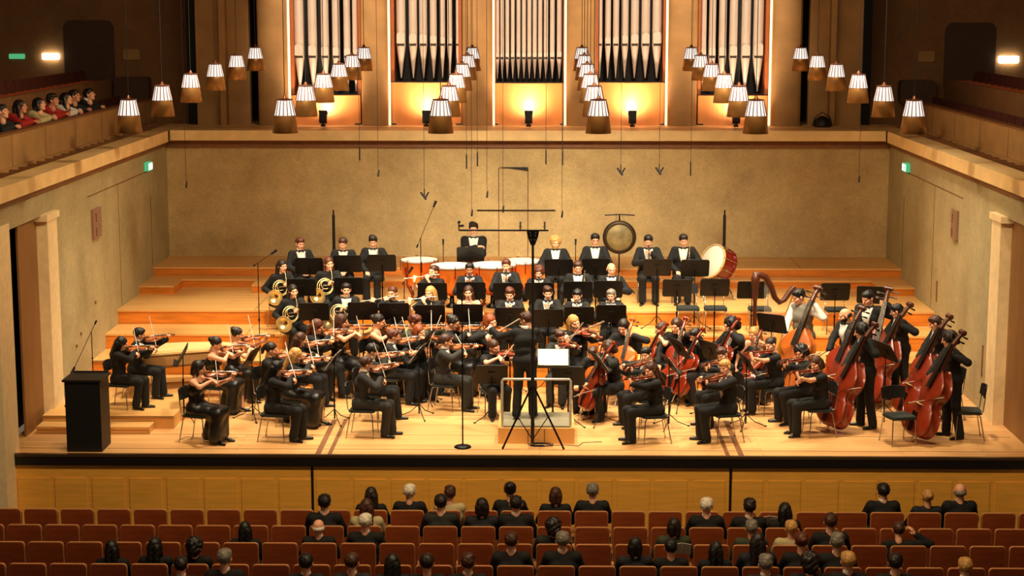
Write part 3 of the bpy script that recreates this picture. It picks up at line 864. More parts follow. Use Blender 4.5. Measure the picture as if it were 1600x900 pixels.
def woodwind(name, L, r0, r1, bell, m, keys, mm=None):
    t = Tree(name); mb = MB()
    mb.lathe([(r0*.6, 0), (r0, .06), (r0, .1), (r0*1.25, .1), (r0*1.25, .14), (r0, .14), (r0*1.1, L*.5), (r1*1.25, L*.5), (r1*1.25, L*.53), (r1, L*.53), (r1*1.1, L*.86), (bell*.7, L*.95), (bell, L)], 12, LZY)
    t.add('body', mb, m)
    mb = MB()
    for i in range(9):
        y = L*(.2+.07*i); mb.cyl((0, y, r1), (0, y, r1*1.9), .007, n=8)
    for s in (-1, 1): mb.cyl((s*r1*1.1, L*.18, r1*.9), (s*r1*1.1, L*.82, r1*.9), .0022, n=5)
    t.add('keys', mb, keys)
    return t
T_clar = woodwind('clarinet', .62, .012, .013, .034, M_grenadilla, M_silver)
T_oboe = woodwind('oboe', .58, .009, .0115, .022, M_grenadilla, M_silver)
def mk_flute():
    t = Tree('flute'); mb = MB(); mb.cyl((0, -.10, 0), (0, .60, 0), .0095, n=10); mb.cyl((0, -.01, .003), (0, .03, .003), .0125, n=10); t.add('tube', mb, M_silver)
    mb = MB()
    for i in range(12): mb.cyl((0, .15+.034*i, .008), (0, .15+.034*i, .014), .008, n=8)
    t.add('keys', mb, M_silver); return t
T_flute = mk_flute()
def mk_bassoon():
    t = Tree('bassoon'); mb = MB(); mb.cyl((0, 0, 0), (0, 1.12, 0), .026, .02, 10); mb.cyl((0, 1.12, 0), (0, 1.33, 0), .02, .027, 10); mb.cyl((.045, .0, 0), (.045, .72, 0), .022, .014, 10)
    mb.box((.022, .02, 0), (.09, .10, .055)); t.add('body', mb, M_maplered)
    mb = MB(); mb.tube([(.045, .72, 0), (.05, .80, -.04), (.04, .84, -.12), (.02, .80, -.26), (.0, .77, -.34)], .004, 6); t.add('crook', mb, M_silver)
    mb = MB()
    for i in range(12): mb.cyl((.0, .12+.08*i, .02), (0, .12+.08*i, .033), .011, n=8)
    mb.cyl((.02, .1, .028), (.02, 1.0, .028), .0035, n=5); t.add('keys', mb, M_silver)
    mb = MB(); mb.cyl((0, 1.31, 0), (0, 1.345, 0), .029, n=10); t.add('bell_ring', mb, M_shirt)
    return t
T_bassoon = mk_bassoon()
def mk_horn():
    t = Tree('french_horn'); mb = MB()
    def circ(r, cx, cy, z0, a0, a1, z1=None, n=26): return [(cx+r*math.cos(rad(a0+(a1-a0)*i/n)), cy+r*math.sin(rad(a0+(a1-a0)*i/n)), z0+((z1 if z1 is not None else z0)-z0)*i/n) for i in range(n+1)]
    mb.tube(circ(.145, 0, 0, 0, -30, 330), .0095, 7); mb.tube(circ(.118, .01, .0, .012, 20, 400), .0085, 7); mb.tube(circ(.075, 0, .03, .02, 0, 300, .03, 18), .007, 6)
    mb.tube([(.118, .05, 0), (.145, .16, -.01), (.15, .27, -.04), (.14, .35, -.06)], [.007, .006, .005, .0045], 6)
    mb.sph((.14, .355, -.06), .012, 8, 5)
    t.add('tubing', mb, M_brass)
    mb = MB()
    for i in range(4): mb.cyl((-.03+.032*i, .02, -.005), (-.03+.032*i, .02, .045), .015, n=10)
    t.add('valves', mb, M_silver)
    mb = MB(); q = V((-.62, -.25, .74)).to_track_quat('Z', 'Y').to_matrix().to_4x4(); q.translation = V((-.05, -.12, -.03))
    pr = [(.010, -.02), (.014, .04), (.022, .09), (.038, .14), (.065, .18), (.105, .21), (.150, .228)]
    mb.lathe(pr+[(.148, .232)]+[(r-.004, z+.003) for r, z in reversed(pr[:-1])], 24, q, True, False)
    t.add('bell', mb, M_brass); return t
T_horn = mk_horn()
def mk_trumpet():
    t = Tree('trumpet'); mb = MB()
    pr = [(.062, 0), (.040, .02), (.022, .05), (.013, .09), (.008, .14), (.0065, .30)]
    mb.lathe(pr, 18, LZY, True, True); mb.tube([(0, .3, 0), (0, .33, -.01), (0, .34, -.035), (0, .33, -.06), (0, .30, -.07), (0, .12, -.07), (0, .09, -.06), (0, .08, -.035)], .0062, 7)
    mb.tube([(0, .10, -.07), (0, .47, -.07), (0, .49, -.07)], [.006, .006, .011], 7)
    t.add('tubing', mb, M_brass)
    mb = MB()
    for i in range(3): mb.cyl((.002, .18+.03*i, -.09), (.002, .18+.03*i, .03), .0115, n=9)
    t.add('valves', mb, M_silver); return t
T_trumpet = mk_trumpet()

# ---------------------------------------------------------------- chairs and stands
def chair_tree():
    t = Tree('orchestra_chair')
    mb = MB(); mb.rbox((0, .0, 0), (.43, .40, .40), .06, Matrix.Identity(3)); mb = MB()
    out = [(-.20, -.19), (-.16, -.215), (.16, -.215), (.20, -.19), (.215, 0), (.20, .17), (.15, .205), (-.15, .205), (-.20, .17), (-.215, 0)]
    mb.prism(out, .415, .445); mb.prism([(x*.94, y*.94) for x, y in out], .445, .457); t.add('seat', mb, M_cushion)
    mb = MB(); n = 8
    vs = []
    for k in range(n+1):
        a = -1+2*k/n; x = .2*a; y = .235-.035*a*a
        for (dy, z) in ((0, .66), (0, .86), (.022, .86), (.022, .66)): vs.append((x, y+dy+(z-.66)*.12, z-(.02*a*a if z > .8 else -.02*a*a)))
    fs = []
    for k in range(n):
        for q in range(4): fs.append((k*4+q, k*4+(q+1) % 4, (k+1)*4+(q+1) % 4, (k+1)*4+q))
    mb.add(vs, fs, False); mb.add(vs, [(0, 1, 2, 3), (n*4+3, n*4+2, n*4+1, n*4)]); t.add('backrest', mb, M_black)
    mb = MB()
    for s in (-1, 1): mb.tube([(s*.17, .12, .425), (s*.175, .21, .46), (s*.175, .235, .70)], .009, 7)
    t.add('back_frame', mb, M_chrome)
    for sx in (-1, 1):
        mb = MB(); mb.tube([(sx*.17, -.15, .415), (sx*.19, -.18, .38), (sx*.20, -.20, .006)], .0095, 7); mb.cyl((sx*.20, -.20, 0), (sx*.20, -.20, .02), .013, n=7); t.add('leg', mb, M_chrome)
        mb = MB(); mb.tube([(sx*.17, .14, .415), (sx*.185, .17, .38), (sx*.205, .24, .006)], .0095, 7); mb.cyl((sx*.205, .24, 0), (sx*.205, .24, .02), .013, n=7); t.add('leg', mb, M_chrome)
    mb = MB(); mb.cyl((-.17, -.15, .412), (.17, -.15, .412), .008, n=6); mb.cyl((-.17, .14, .412), (.17, .14, .412), .008, n=6)
    for s in (-1, 1): mb.cyl((s*.17, -.15, .412), (s*.17, .14, .412), .008, n=6)
    t.add('seat_frame', mb, M_chrome)
    return t
T_chair = chair_tree()

_deskm = {}
def music_stand(x, y, z0, zd, head, label, tilt=22, sheet=None, group='music stands of the orchestra', w=.50, big=False, mirror=1):
    """desk centre at height zd above floor z0; the dark back of the desk faces `head`"""
    M = T(x, y, z0) @ RZ(head)
    root = thing('music_stand', M, label, 'music stand', group)
    hgt = zd
    if 'd' not in _deskm:
        mb = MB(); mb.rbox((0, 0, 0), (.50, .012, .34), .03); mb.box((0, .035, -.165), (.48, .06, .012)); mb.box((0, -.012, 0), (.10, .018, .10))
        _deskm['d'] = mb.mesh('desk', M_desk)
        for i, a in enumerate((90, 210, 330)):
            mb = MB(); cx, cy = math.cos(rad(a)), math.sin(rad(a))
            mb.tube([(cx*.015, cy*.015, .20), (cx*.14, cy*.14, .085), (cx*.31, cy*.31, .012)], .0075, 6); mb.cyl((cx*.30, cy*.30, .0), (cx*.33, cy*.33, .018), .011, n=6)
            _deskm[i] = mb.mesh('leg', M_blackmetal)
    link('desk', _deskm['d'], root, T(0, 0, hgt) @ RX(tilt) )
    mb = MB(); mb.cyl((0, 0, .06), (0, 0, hgt*.62), .0125, n=9); mb.cyl((0, 0, hgt*.62), (0, -.01, hgt-.01), .008, n=8); mb.cyl((0, 0, hgt*.60), (0, 0, hgt*.63), .018, n=8)
    part('pole', mb, M_blackmetal, root)
    for i in range(3): link('leg', _deskm[i], root)
    if sheet:
        if 's' not in _deskm:
            mb = MB(); mb.box((-.11, .011, -.0), (.215, .006, .29)); mb.box((.11, .011, 0), (.215, .006, .29)); _deskm['s'] = mb.mesh('sheet_music', M_paper)
        tag(link('sheet_music', _deskm['s'], None, M @ T(0, 0, hgt) @ RX(tilt)), sheet, 'sheet music', 'open scores on music stands')
    return root

# ---------------------------------------------------------------- the hall
XL, XR = -7.55, 7.0
YF, YB = 24.4, 35.4
L4, L3, L2, L1 = 1.30, .97, .71, .44          # riser tops
Y4, Y3, Y2, Y1 = 33.85, 30.88, 29.95, 28.95   # riser fronts
HF = -1.18                                     # auditorium floor

mb = MB(); mb.bbox(-14, 14, 10, 24.4, HF-.1, HF); struct('floor', mb, M_housefloor)
mb = MB(); mb.bbox(XL-.25, XR+.25, YF+.06, YB+.4, -.12, 0); fl = struct('stage_floor', mb, M_floor)
mb = MB(); mb.bbox(XL, XR, YF, YF+.06, -.035, .006); part('edge_strip', mb, M_lipmetal, fl, 'dull metal strip along the stage edge')
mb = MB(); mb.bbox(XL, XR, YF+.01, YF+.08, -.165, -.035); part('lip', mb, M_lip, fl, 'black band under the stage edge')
# two pairs of lift tracks running into depth, plus board seams
for i, (x0, x1) in enumerate(((-3.22, -3.14), (-3.04, -2.98), (2.66, 2.72), (2.84, 2.92))):
    mb = MB(); mb.bbox(x0, x1, YF+.07, 26.6, -.01, .003); part('track', mb, M_brown, fl)
for y in (24.75, 25.62, 26.9):
    mb = MB(); mb.bbox(XL, XR, y, y+.012, -.01, .002); part('seam', mb, M_brown, fl)
# wooden front of the stage
mb = MB(); mb.bbox(XL, XR, YF+.05, YF+.16, HF, -.165); fa = struct('wall_stage_front', mb, M_fascia)
for x in (-3.26, 2.73):
    mb = MB(); mb.bbox(x-.018, x+.018, YF+.035, YF+.06, HF, -.17); part('joint', mb, M_lip, fa)
nx = 27; pw = (XR-XL)/nx
mb = MB()
for i in range(nx):
    x0 = XL+pw*i+.04; x1 = XL+pw*(i+1)-.04
    mb.bbox(x0, x1, YF+.038, YF+.055, HF+.05, -.36)
part('field_panels', mb, M_fascia, fa)

def tread(name, y0, y1, ztop, zbot, x0=XL, x1=XR, top=.035, face=None):
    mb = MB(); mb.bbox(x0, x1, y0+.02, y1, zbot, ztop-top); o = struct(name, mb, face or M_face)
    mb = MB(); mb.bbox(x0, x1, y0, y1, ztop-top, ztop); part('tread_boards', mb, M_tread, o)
    return o
tread('stage_riser', Y1, YB, L1, 0); tread('stage_riser', Y2, YB, L2, L1); tread('stage_riser', Y3, YB, L3, L2)
tread('stage_riser', Y4, YB, L4, L3)
tread('stage_step', 33.42, Y4, 1.13, L3, XL, -5.45); tread('stage_step', 32.75, Y4, 1.13, L3, -5.45, -4.4)
tread('stage_step', 33.42, Y4, 1.13, L3, -4.4, XR)
tread('stage_step', 32.60, 33.42, 1.13, L3, XL, -6.9); tread('stage_step', 32.60, 33.42, 1.13, L3, 6.35, XR)
tread('stage_platform', 25.95, Y1, .20, 0, XL, -5.55, face=M_tread); tread('stage_platform_step', 25.60, 25.95, .11, 0, XL, -5.85, face=M_tread)
mb = MB(); mb.bbox(-5.55, -5.15, 26.6, 27.6, 0, .10); struct('stage_platform_step', mb, M_tread)
# seam between riser modules
for x in (5.05, -5.1):
    mb = MB(); mb.bbox(x, x+.012, Y4, YB, L4-.01, L4+.002); mb.bbox(x, x+.012, Y3, 33.42, L3-.01, L3+.002); mb.bbox(x, x+.012, Y2, Y3, L2-.01, L2+.002); struct('trim_1', mb, M_brown)

# back wall with the outline of a tall door
mb = MB(); mb.bbox(XL-.3, XR+.3, YB, YB+.35, -.1, 3.55); bw = struct('wall_back', mb, M_wall)
mb = MB()
for x in (-.84, -.25): mb.bbox(x-.010, x+.010, YB-.006, YB+.01, L4, 3.1)
mb.bbox(-.84, -.25, YB-.006, YB+.01, 3.09, 3.105)
part('door_seam', mb, M_brown, bw)
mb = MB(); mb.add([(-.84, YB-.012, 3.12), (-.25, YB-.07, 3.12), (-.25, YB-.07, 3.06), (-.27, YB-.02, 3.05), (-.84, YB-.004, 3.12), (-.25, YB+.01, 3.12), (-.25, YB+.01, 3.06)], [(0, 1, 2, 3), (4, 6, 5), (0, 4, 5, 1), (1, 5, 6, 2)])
part('door_top_wedge', mb, M_black, bw)  # black wedge along the top of the door outline
mb = MB(); mb.bbox(-1.28, .30, YB-.05, YB-.03, 2.24, 2.26); mb.bbox(-1.27, -1.25, YB-.05, YB+.01, 2.24, 2.26); mb.bbox(.27, .29, YB-.05, YB+.01, 2.24, 2.26); part('wall_rail', mb, M_blackmetal, bw)
# cornice shelf under the organ
mb = MB(); mb.bbox(XL-.1, XR+.1, YB-.10, YB+.4, 3.52, 3.68); struct('trim_2', mb, M_brown)  # brown underside band, its colour also carries the recess shadow
mb = MB(); mb.bbox(-7.38, 6.84, 35.0, 37.9, 3.68, 3.88); sh = struct('cornice_back', mb, M_trimw)
mb = MB()
for y in (35.35, 35.75): mb.bbox(-7.2, 6.6, y, y+.035, 3.875, 3.884)
part('groove', mb, M_brown, sh)

# side walls, each with a doorway between a pale post and the stage front
def side_wall(sd):
    nm = 'left' if sd < 0 else 'right'
    X = XL if sd < 0 else XR
    def bx(mb, a, b, y0, y1, z0, z1):       # a,b measured outwards from the wall plane
        x0, x1 = sorted((X+sd*a, X+sd*b)); mb.bbox(x0, x1, y0, y1, z0, z1)
    mb = MB()
    bx(mb, 0, .4, 26.92, YB+.3, -.1, 3.68)
    bx(mb, 0, .4, 24.1, 26.92, 3.20, 3.68)
    w = struct('wall_'+nm, mb, M_sidewall)
    mb = MB(); bx(mb, -.07, .35, 26.40, 26.94, -.05, 3.18); struct('trim_3', mb, M_post)
    mb = MB(); bx(mb, -.10, .3, 26.30, 27.0, 3.12, 3.22); struct('trim_4', mb, M_post)
    mb = MB(); bx(mb, .10, .13, 25.43 if sd < 0 else 24.3, 26.40, -.1, 3.2); dr = struct('door_1' if sd < 0 else 'door_2', mb, M_panel)
    mb = MB(); bx(mb, .5, .55, 24.2, 27.6, -.1, 3.4); struct('doorway_dark_sheet', mb, M_void)  # black sheet painted in for the darkness behind the doorway
    mb = MB(); bx(mb, -.02, .38, 24.0, 24.66, HF, 3.3) if sd < 0 else bx(mb, .02, .4, 23.9, 24.25, HF, 3.3); struct('trim_6', mb, M_post)
    mb = MB(); bx(mb, .0, 5, 23.9, 24.1, HF, 3.6) if sd > 0 else bx(mb, .3, 5, 23.9, 24.1, HF, 3.6); struct('wall_front_'+nm, mb, M_upper)
    # outline of a flush double door, slots, socket
    mb = MB()
    bx(mb, -.006, .01, 29.1, 33.9, 3.185, 3.20); bx(mb, -.006, .01, 33.80, 33.82, 1.35, 2.7); bx(mb, -.006, .01, 31.2, 31.21, 1.0, 3.18)
    part('door_seam', mb, M_brown, w)
    if sd > 0:
        mb = MB(); bx(mb, -.01, .02, 30.72, 30.80, 1.18, 1.55); bx(mb, -.01, .02, 27.38, 27.45, .55, 1.05); part('slot', mb, M_brown, w)
    else:
        mb = MB()
        for y, z in ((28.3, 1.0), (29.3, 1.35), (28.0, .85)): bx(mb, -.02, .02, y, y+.05, z, z+.04)
        part('socket', mb, M_brown, w)
    # cornice
    mb = MB(); bx(mb, -.15, .25, 14.0, 35.0, 3.66, 3.88); bx(mb, -.15, .25, 34.9, 37.0, 3.66, 3.88); struct('cornice_'+nm, mb, M_trimw)
    mb = MB(); bx(mb, -.06, .3, 14.0, 35.3, 3.56, 3.66); struct('trim_7', mb, M_brown)
    # dark grille behind it
    mb = MB(); bx(mb, .25, .68, 14.0, 36.5, 3.70, 3.80); g = struct('gallery_gutter_'+nm, mb, M_void)
    mb = MB()
    for i in range(46): bx(mb, .25, .66, 15+.5*i, 15.05+.5*i, 3.80, 3.84)
    part('grille_bars', mb, M_brown, g)
    # gallery parapet with panel joints, second parapet, gallery floors
    pin = .72 if sd < 0 else .75
    mb = MB(); bx(mb, pin-.06, pin+.10, 14, 37.6, 3.66, 3.86); bx(mb, pin, pin+.10, 14, 37.6, 3.80, 4.36); gp = struct('gallery_parapet_'+nm, mb, M_column)
    mb = MB()
    for i in range(12): bx(mb, pin-.004, pin+.02, 16+1.9*i, 16.02+1.9*i, 3.86, 4.34)
    part('panel_joint', mb, M_brown, gp)
    mb = MB(); bx(mb, pin-.02, pin+.14, 14, 37.6, 4.36, 4.39); part('handrail', mb, M_brown, gp)
    mb = MB(); bx(mb, pin+.1, 6, 14, 38.5, 3.5, 3.60); bx(mb, 1.75, 6, 14, 38.5, 3.6, 4.15); bx(mb, 2.6, 6, 14, 38.5, 4.15, 4.5); struct('gallery_floor_'+nm, mb, M_housefloor)
    q = 1.72
    mb = MB(); bx(mb, q, q+.08, 14, 38.2 if sd < 0 else 38.4, 3.6, 4.76); struct('gallery_partition_'+nm, mb, M_upper)
    # seats along the gallery
    grp = 'dark red seats on the %s gallery' % nm
    if sd > 0: gy = [(1.18, 15.9+.52*i) for i in range(26, 43)]
    else: gy = [(1.30, 15.9+.52*i) for i in range(22, 43)]
    gy2 = [(2.05, 15.9+.52*i) for i in range(25, 43)]
    for tier, lst in enumerate((gy, gy2)):
        for k, (o, y) in enumerate(lst):
            x = X+sd*o; z = (3.6, 4.15)[tier]
            Mx = T(x, y, z) @ RZ(-90 if sd > 0 else 90)
            t = T_gseat.inst(Mx, 'dark red %s gallery seat in the %s, %s from the far end' % (nm, ('row behind the parapet', 'raised back row')[tier], ORD[len(lst)-k]), 'seat', grp)
ORD = [''] + 'first second third fourth fifth sixth seventh eighth ninth tenth eleventh twelfth thirteenth fourteenth fifteenth sixteenth seventeenth eighteenth nineteenth twentieth twenty-first twenty-second twenty-third twenty-fourth twenty-fifth twenty-sixth twenty-seventh twenty-eighth twenty-ninth thirtieth thirty-first thirty-second'.split()
# gallery seat (faces -Y)
T_gseat = Tree('gallery_seat')
mb = MB(); mb.rbox((0, .20, .60), (.46, .05, .42), .05, RX(-10).to_3x3()); T_gseat.add('backrest', mb, M_seatplush)
mb = MB(); mb.box((0, -.02, .43), (.44, .42, .08)); T_gseat.add('seat', mb, M_seatplush)
mb = MB(); mb.box((-.235, 0, .30), (.03, .4, .60)); T_gseat.add('side_frame', mb, M_seatwood)
side_wall(-1); side_wall(1)

# deep back wall of the galleries
mb = MB(); mb.bbox(-14, -7.3, 38.5, 38.7, 3.3, 9.5); struct('wall_gallery_left', mb, M_upper)
mb = MB(); mb.bbox(6.85, 14, 38.5, 38.7, 3.3, 9.5); struct('wall_gallery_right', mb, M_upper)
# organ front: columns, wings
cols = [(-5.84, -5.24), (-3.70, -3.16), (-1.62, -1.00), (.54, 1.13), (2.63, 3.22), (4.76, 5.36)]
def column(x0, x1, y=36.35):
    w = (x1-x0)/2; cx = (x0+x1)/2; out = []
    for i in range(13):
        a = PI*i/12; out.append((cx-w*math.cos(a)*1.0, y+w*.55-w*.55*math.sin(a)**.7))
    out += [(x1, y+.62), (x0, y+.62)]
    mb = MB(); mb.prism(out, 3.88, 9.4, smooth_side=True)
    return mb
for x0, x1 in cols: struct('column', column(x0, x1), M_column)
mb = MB(); mb.bbox(-7.16, -6.05, 36.75, 36.95, 3.88, 9.4); mb.bbox(-6.62, -6.50, 36.45, 36.8, 3.88, 9.4); struct('wall_organ_left', mb, M_column)
mb = MB(); mb.bbox(5.55, 6.64, 36.75, 36.95, 3.88, 9.4); mb.bbox(5.95, 6.05, 36.45, 36.8, 3.88, 9.4); struct('wall_organ_right', mb, M_column)
mb = MB(); mb.bbox(-7.36, -7.16, 36.8, 36.9, 3.88, 9.4); struct('dark_slit_left', mb, M_void)  # black fill, the darkness of the left gap put into its colour
mb = MB(); mb.bbox(6.64, 6.84, 36.8, 36.9, 3.88, 9.4); struct('dark_slit_right', mb, M_void)  # same on the right: shade of the open slit painted as black
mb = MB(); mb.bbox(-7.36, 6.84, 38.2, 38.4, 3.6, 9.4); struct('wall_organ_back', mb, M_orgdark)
mb = MB(); mb.bbox(-14, 14, 10, 38.7, 9.4, 9.6); struct('ceiling', mb, M_upper)
mb = MB(); mb.bbox(-14.2, -14, 10, 38.7, HF, 9.6); struct('wall_outer_left', mb, M_upper)
mb = MB(); mb.bbox(14, 14.2, 10, 38.7, HF, 9.6); struct('wall_outer_right', mb, M_upper)

def bay(xs, ws, ymouth, ytip, pxl, pxr, paneltop, label):
    YP = 37.0
    x0 = P(pxl, 130, y=YP).x; x1 = P(pxr, 130, y=YP).x; cx = (x0+x1)/2
    M = T(cx, YP, 3.88); Mi = M.inverted()
    root = thing('organ_bay', M, label, 'organ', 'pipe organ bays between the columns')
    zt = P(800, paneltop, y=YP).z-3.88
    mb = MB(); w = (x1-x0)/2
    # gently bowed wooden chest
    n = 14; prof = []
    out = [(-w+2*w*i/n, -.30-.16*math.sin(PI*i/n)) for i in range(n+1)]+[(w, .35), (-w, .35)]
    mb.prism(out, .0, zt, smooth_side=False); part('chest_panel', mb, M_orgwood, root)
    mb = MB(); mb.bbox(-w, w, -.34, -.30, 0, .03); part('plinth', mb, M_lip, root)
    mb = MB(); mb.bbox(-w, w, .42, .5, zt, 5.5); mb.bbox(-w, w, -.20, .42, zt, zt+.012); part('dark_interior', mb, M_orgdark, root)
    for s in (-1, 1):
        mb = MB(); mb.bbox(min(s*w, s*w-s*.07), max(s*w, s*w-s*.07), -.12, .42, zt, 5.5); part('side_cheek', mb, M_orgside, root)
    for px, pw_ in zip(xs, ws):
        xx = P(px, ymouth, y=YP-.05).x-cx; r = pw_*.5/2750*37.3
        zm = P(px, ymouth, y=YP-.05).z-3.88; zf = P(px, ytip, y=YP-.05).z-3.88
        mb = MB(); mb.M = T(xx, .05, 0)
        mb.lathe([(r*.12, zf), (r*.98, zm-.03), (r, zm-.01), (r, 5.45)], 16, None, True)
        mb.M = None
        p = part('pipe', mb, M_pipe, root)
        mb = MB()
        mb.bbox(xx-r*.75, xx+r*.75, .05-r*1.02, .05-r*.7, zm-.02, zm+.02)
        part('mouth_slot', mb, M_pipemouth, p)
        mb = MB()   # raised upper lip with an arched top
        pts = [(-r*.85, zm+.03), (r*.85, zm+.03), (r*.85, zm+r*2.1)]+[(r*.85*math.cos(PI*i/6), zm+r*2.1+r*.55*math.sin(PI*i/6)) for i in range(1, 6)]+[(-r*.85, zm+r*2.1)]
        mb.prism(pts, .05-r*1.08, .05-r*.6, lambda x, y, t: (x+xx, t, y)); part('upper_lip', mb, M_pipe, p)
bay([467, 488, 507.5, 525, 542, 555], [15, 14, 12.5, 12, 10.5, 9], 89, 143, 456, 565, 148, 'leftmost organ bay, six tall tin pipes over a low wooden chest')
bay([626, 645, 661, 677, 691, 702.5, 715], [14.5, 13, 12.5, 11, 9, 8, 7], 70, 122, 612, 722, 128, 'organ bay with seven pipes shrinking to the right, left of the middle')
bay([777, 784.5, 792.5, 801, 810, 818.5, 827, 835.5, 844, 853, 863, 874], [6, 6, 6.2, 6.2, 6.4, 6.4, 6.5, 6.6, 6.8, 7, 7.5, 8], 91, 123, 770, 884, 129, 'middle organ bay with twelve slender pipes')
bay([937.5, 950, 962.5, 976.5, 992, 1009, 1027], [7.5, 9, 9.5, 11, 12.5, 13.5, 15], 70, 122, 930, 1040, 128, 'organ bay with seven pipes growing to the right, right of the middle')
bay([1099, 1113, 1129, 1146, 1165.5, 1185], [9.5, 11, 12, 13, 14.5, 16], 89, 143, 1089, 1199, 148, 'rightmost organ bay, six tall tin pipes over a low wooden chest')

# vertical light strips glowing beside the columns
for i, (sx_, nm) in enumerate(((-5.205, 'left edge of the leftmost organ bay'), (-3.13, 'left edge of the second organ bay'), (-.97, 'left edge of the middle organ bay'), (.51, 'right edge of the middle organ bay'), (2.60, 'right edge of the fourth organ bay'), (4.73, 'right edge of the rightmost organ bay'))):
    mb = MB(); mb.rbox((0, 0, 0), (.045, .03, 5.1), .01); t = one('strip_light', mb, M_strip, 'tall glowing vertical strip light at the '+nm, 'light', 'strip lights of the organ', T(sx_, 36.62, 6.43))
    mb = MB(); mb.box((0, .025, 0), (.05, .02, 5.1)); part('backing', mb, M_orgdark, t)
# small black uplights on the shelf
t_up = Tree('uplight')
mb = MB(); mb.lathe([(.05, .02), (.055, .05), (.03, .07), (.03, .11)], 12); t_up.add('base', mb, M_black)
mb = MB(); mb.M = T(0, 0, .20) @ RX(-25); mb.box((0, 0, 0), (.15, .15, .20)); mb.box((0, 0, .11), (.17, .17, .03)); mb.M = None; t_up.add('lamp_head', mb, M_black)
ups = [(505, 'leftmost organ bay'), (666, 'second organ bay from the left'), (826, 'middle organ bay'), (988, 'fourth organ bay'), (1150, 'rightmost organ bay')]
for px, nm in ups:
    p = P(px, 196, y=35.9); t_up.inst(T(p.x, 35.9, 3.88), 'small black uplight on the shelf before the '+nm, 'spotlight', 'organ uplights')
p = P(1285, 192, y=36.2)
mb = MB(); mb.lathe([(.17, 0), (.18, .05), (.15, .16), (.05, .22)], 12); mb.tube([(-.2, 0, .02), (-.15, 0, .2), (0, 0, .30), (.15, 0, .2), (.2, 0, .02)], .012, 6)
one('floodlight', mb, M_black, 'black floodlight with bail handle on the shelf at the far right', 'spotlight', M=T(p.x, 36.2, 3.88))

# signs and wall things
def slab(name, px, py, Y, w, h, m, label, cat, d=.05):
    p = P(px, py, y=Y); mb = MB(); mb.rbox((0, 0, 0), (w, d, h), min(w, h)*.12); return one(name, mb, m, label, cat, M=T(p.x, Y-d/2-.001, p.z))
slab('wall_lamp', 80, 88, 38.5, .36, .13, M_walllamp, 'bright rectangular lamp on the dark wall of the left gallery', 'wall lamp', .08)
slab('wall_lamp', 1575, 93, 38.5, .42, .15, M_walllamp, 'bright rectangular lamp on the dark wall of the right gallery', 'wall lamp', .08)
slab('exit_sign', 27, 88, 38.5, .34, .11, M_sign, 'green glowing exit sign on the left gallery wall', 'exit sign')
slab('wall_panel', 206, 85, 38.5, .36, .23, M_column, 'pale rectangular panel on the back wall of the left gallery', 'panel')
slab('wall_panel', 1447, 88, 38.5, .36, .23, M_column, 'pale rectangular panel on the back wall of the right gallery', 'panel')
slab('gallery_door', 140, 86, 38.5, 1.1, 1.5, M_upper2, 'dark brown door in the back wall of the left gallery', 'door', .03)
slab('gallery_door', 1515, 90, 38.5, 1.1, 1.5, M_upper2, 'dark brown door in the back wall of the right gallery', 'door', .03)
slab('cabinet', 210, 138, 38.3, .75, .5, M_upper2, 'low dark cabinet below the pale panel, left gallery', 'cabinet', .3)
slab('cabinet', 1430, 143, 38.3, .75, .5, M_upper2, 'low dark cabinet below the pale panel, right gallery', 'cabinet', .3)
for sd, X in ((-1, XL), (1, XR)):
    nm = 'left' if sd < 0 else 'right'
    r = thing('exit_sign', T(X-sd*.05, 33.5, 3.30), 'small green exit sign high on the %s side wall' % nm, 'exit sign')
    mb = MB(); mb.box((0, 0, 0), (.08, .34, .16)); part('casing', mb, M_sign, r)
    mb = MB(); mb.box((-sd*.043, 0, 0), (.006, .30, .12)); part('lit_face', mb, M_signw, r)
    mb = MB()   # running figure, simplified pictogram
    mb.box((-sd*.048, .02, .0), (.004, .02, .06)); mb.box((-sd*.048, .02, .042), (.004, .022, .02)); mb.box((-sd*.048, -.005, -.035), (.004, .05, .012)); mb.box((-sd*.048, .035, -.03), (.004, .012, .035)); mb.box((-sd*.048, -.09, 0), (.004, .05, .10))
    part('pictogram', mb, M_sign, r)
    r = thing('loudspeaker', T(X-sd*.02, 29.55, 2.70), 'flat pinkish loudspeaker box with round holes on the %s wall' % nm, 'loudspeaker')
    mb = MB(); mb.box((0, 0, 0), (.04, .55 if sd < 0 else .40, .50)); part('housing', mb, M_spk, r)
    for z in (.15, .10, .05, -.09, -.14, -.19):
        mb = MB(); mb.cyl((-sd*.015, .1*sd, z), (-sd*.024, .1*sd, z), .022, n=10); part('hole', mb, M_void, r)

# ---------------------------------------------------------------- pendant lamps: six lines of six
t_lamp = Tree('pendant_lamp')
mb = MB(); mb.lathe([(.102, .43), (.145, .235), (.14, .235), (.098, .425)], 32, None, True, False); mb.lathe([(.0, .425), (.10, .425)], 20, None, False, False); t_lamp.add('glass_shade', mb, M_lampglass)
mb = MB()
for i in range(16):
    a = 2*PI*i/16; c_, s_ = math.cos(a), math.sin(a)
    mb.cyl((.104*c_, .104*s_, .43), (.147*c_, .147*s_, .235), .0065, n=5, caps=False)
t_lamp.add('shade_ribs', mb, M_lamprim, 0)
mb = MB(); mb.lathe([(.142, .23), (.172, .0), (.168, .0), (.138, .23)], 32, None, True, False); t_lamp.add('skirt', mb, M_lampskirt)
mb = MB(); mb.lathe([(.02, .425), (.11, .435), (.11, .45), (.03, .46), (.015, .50)], 20, None, False); t_lamp.add('cap', mb, M_lamprim)
mb = MB(); mb.cyl((0, 0, .5), (0, 0, 4.3), .006, n=5); t_lamp.add('cord', mb, M_black)
LINE = ['far-left', 'second', 'third', 'fourth', 'fifth', 'far-right']
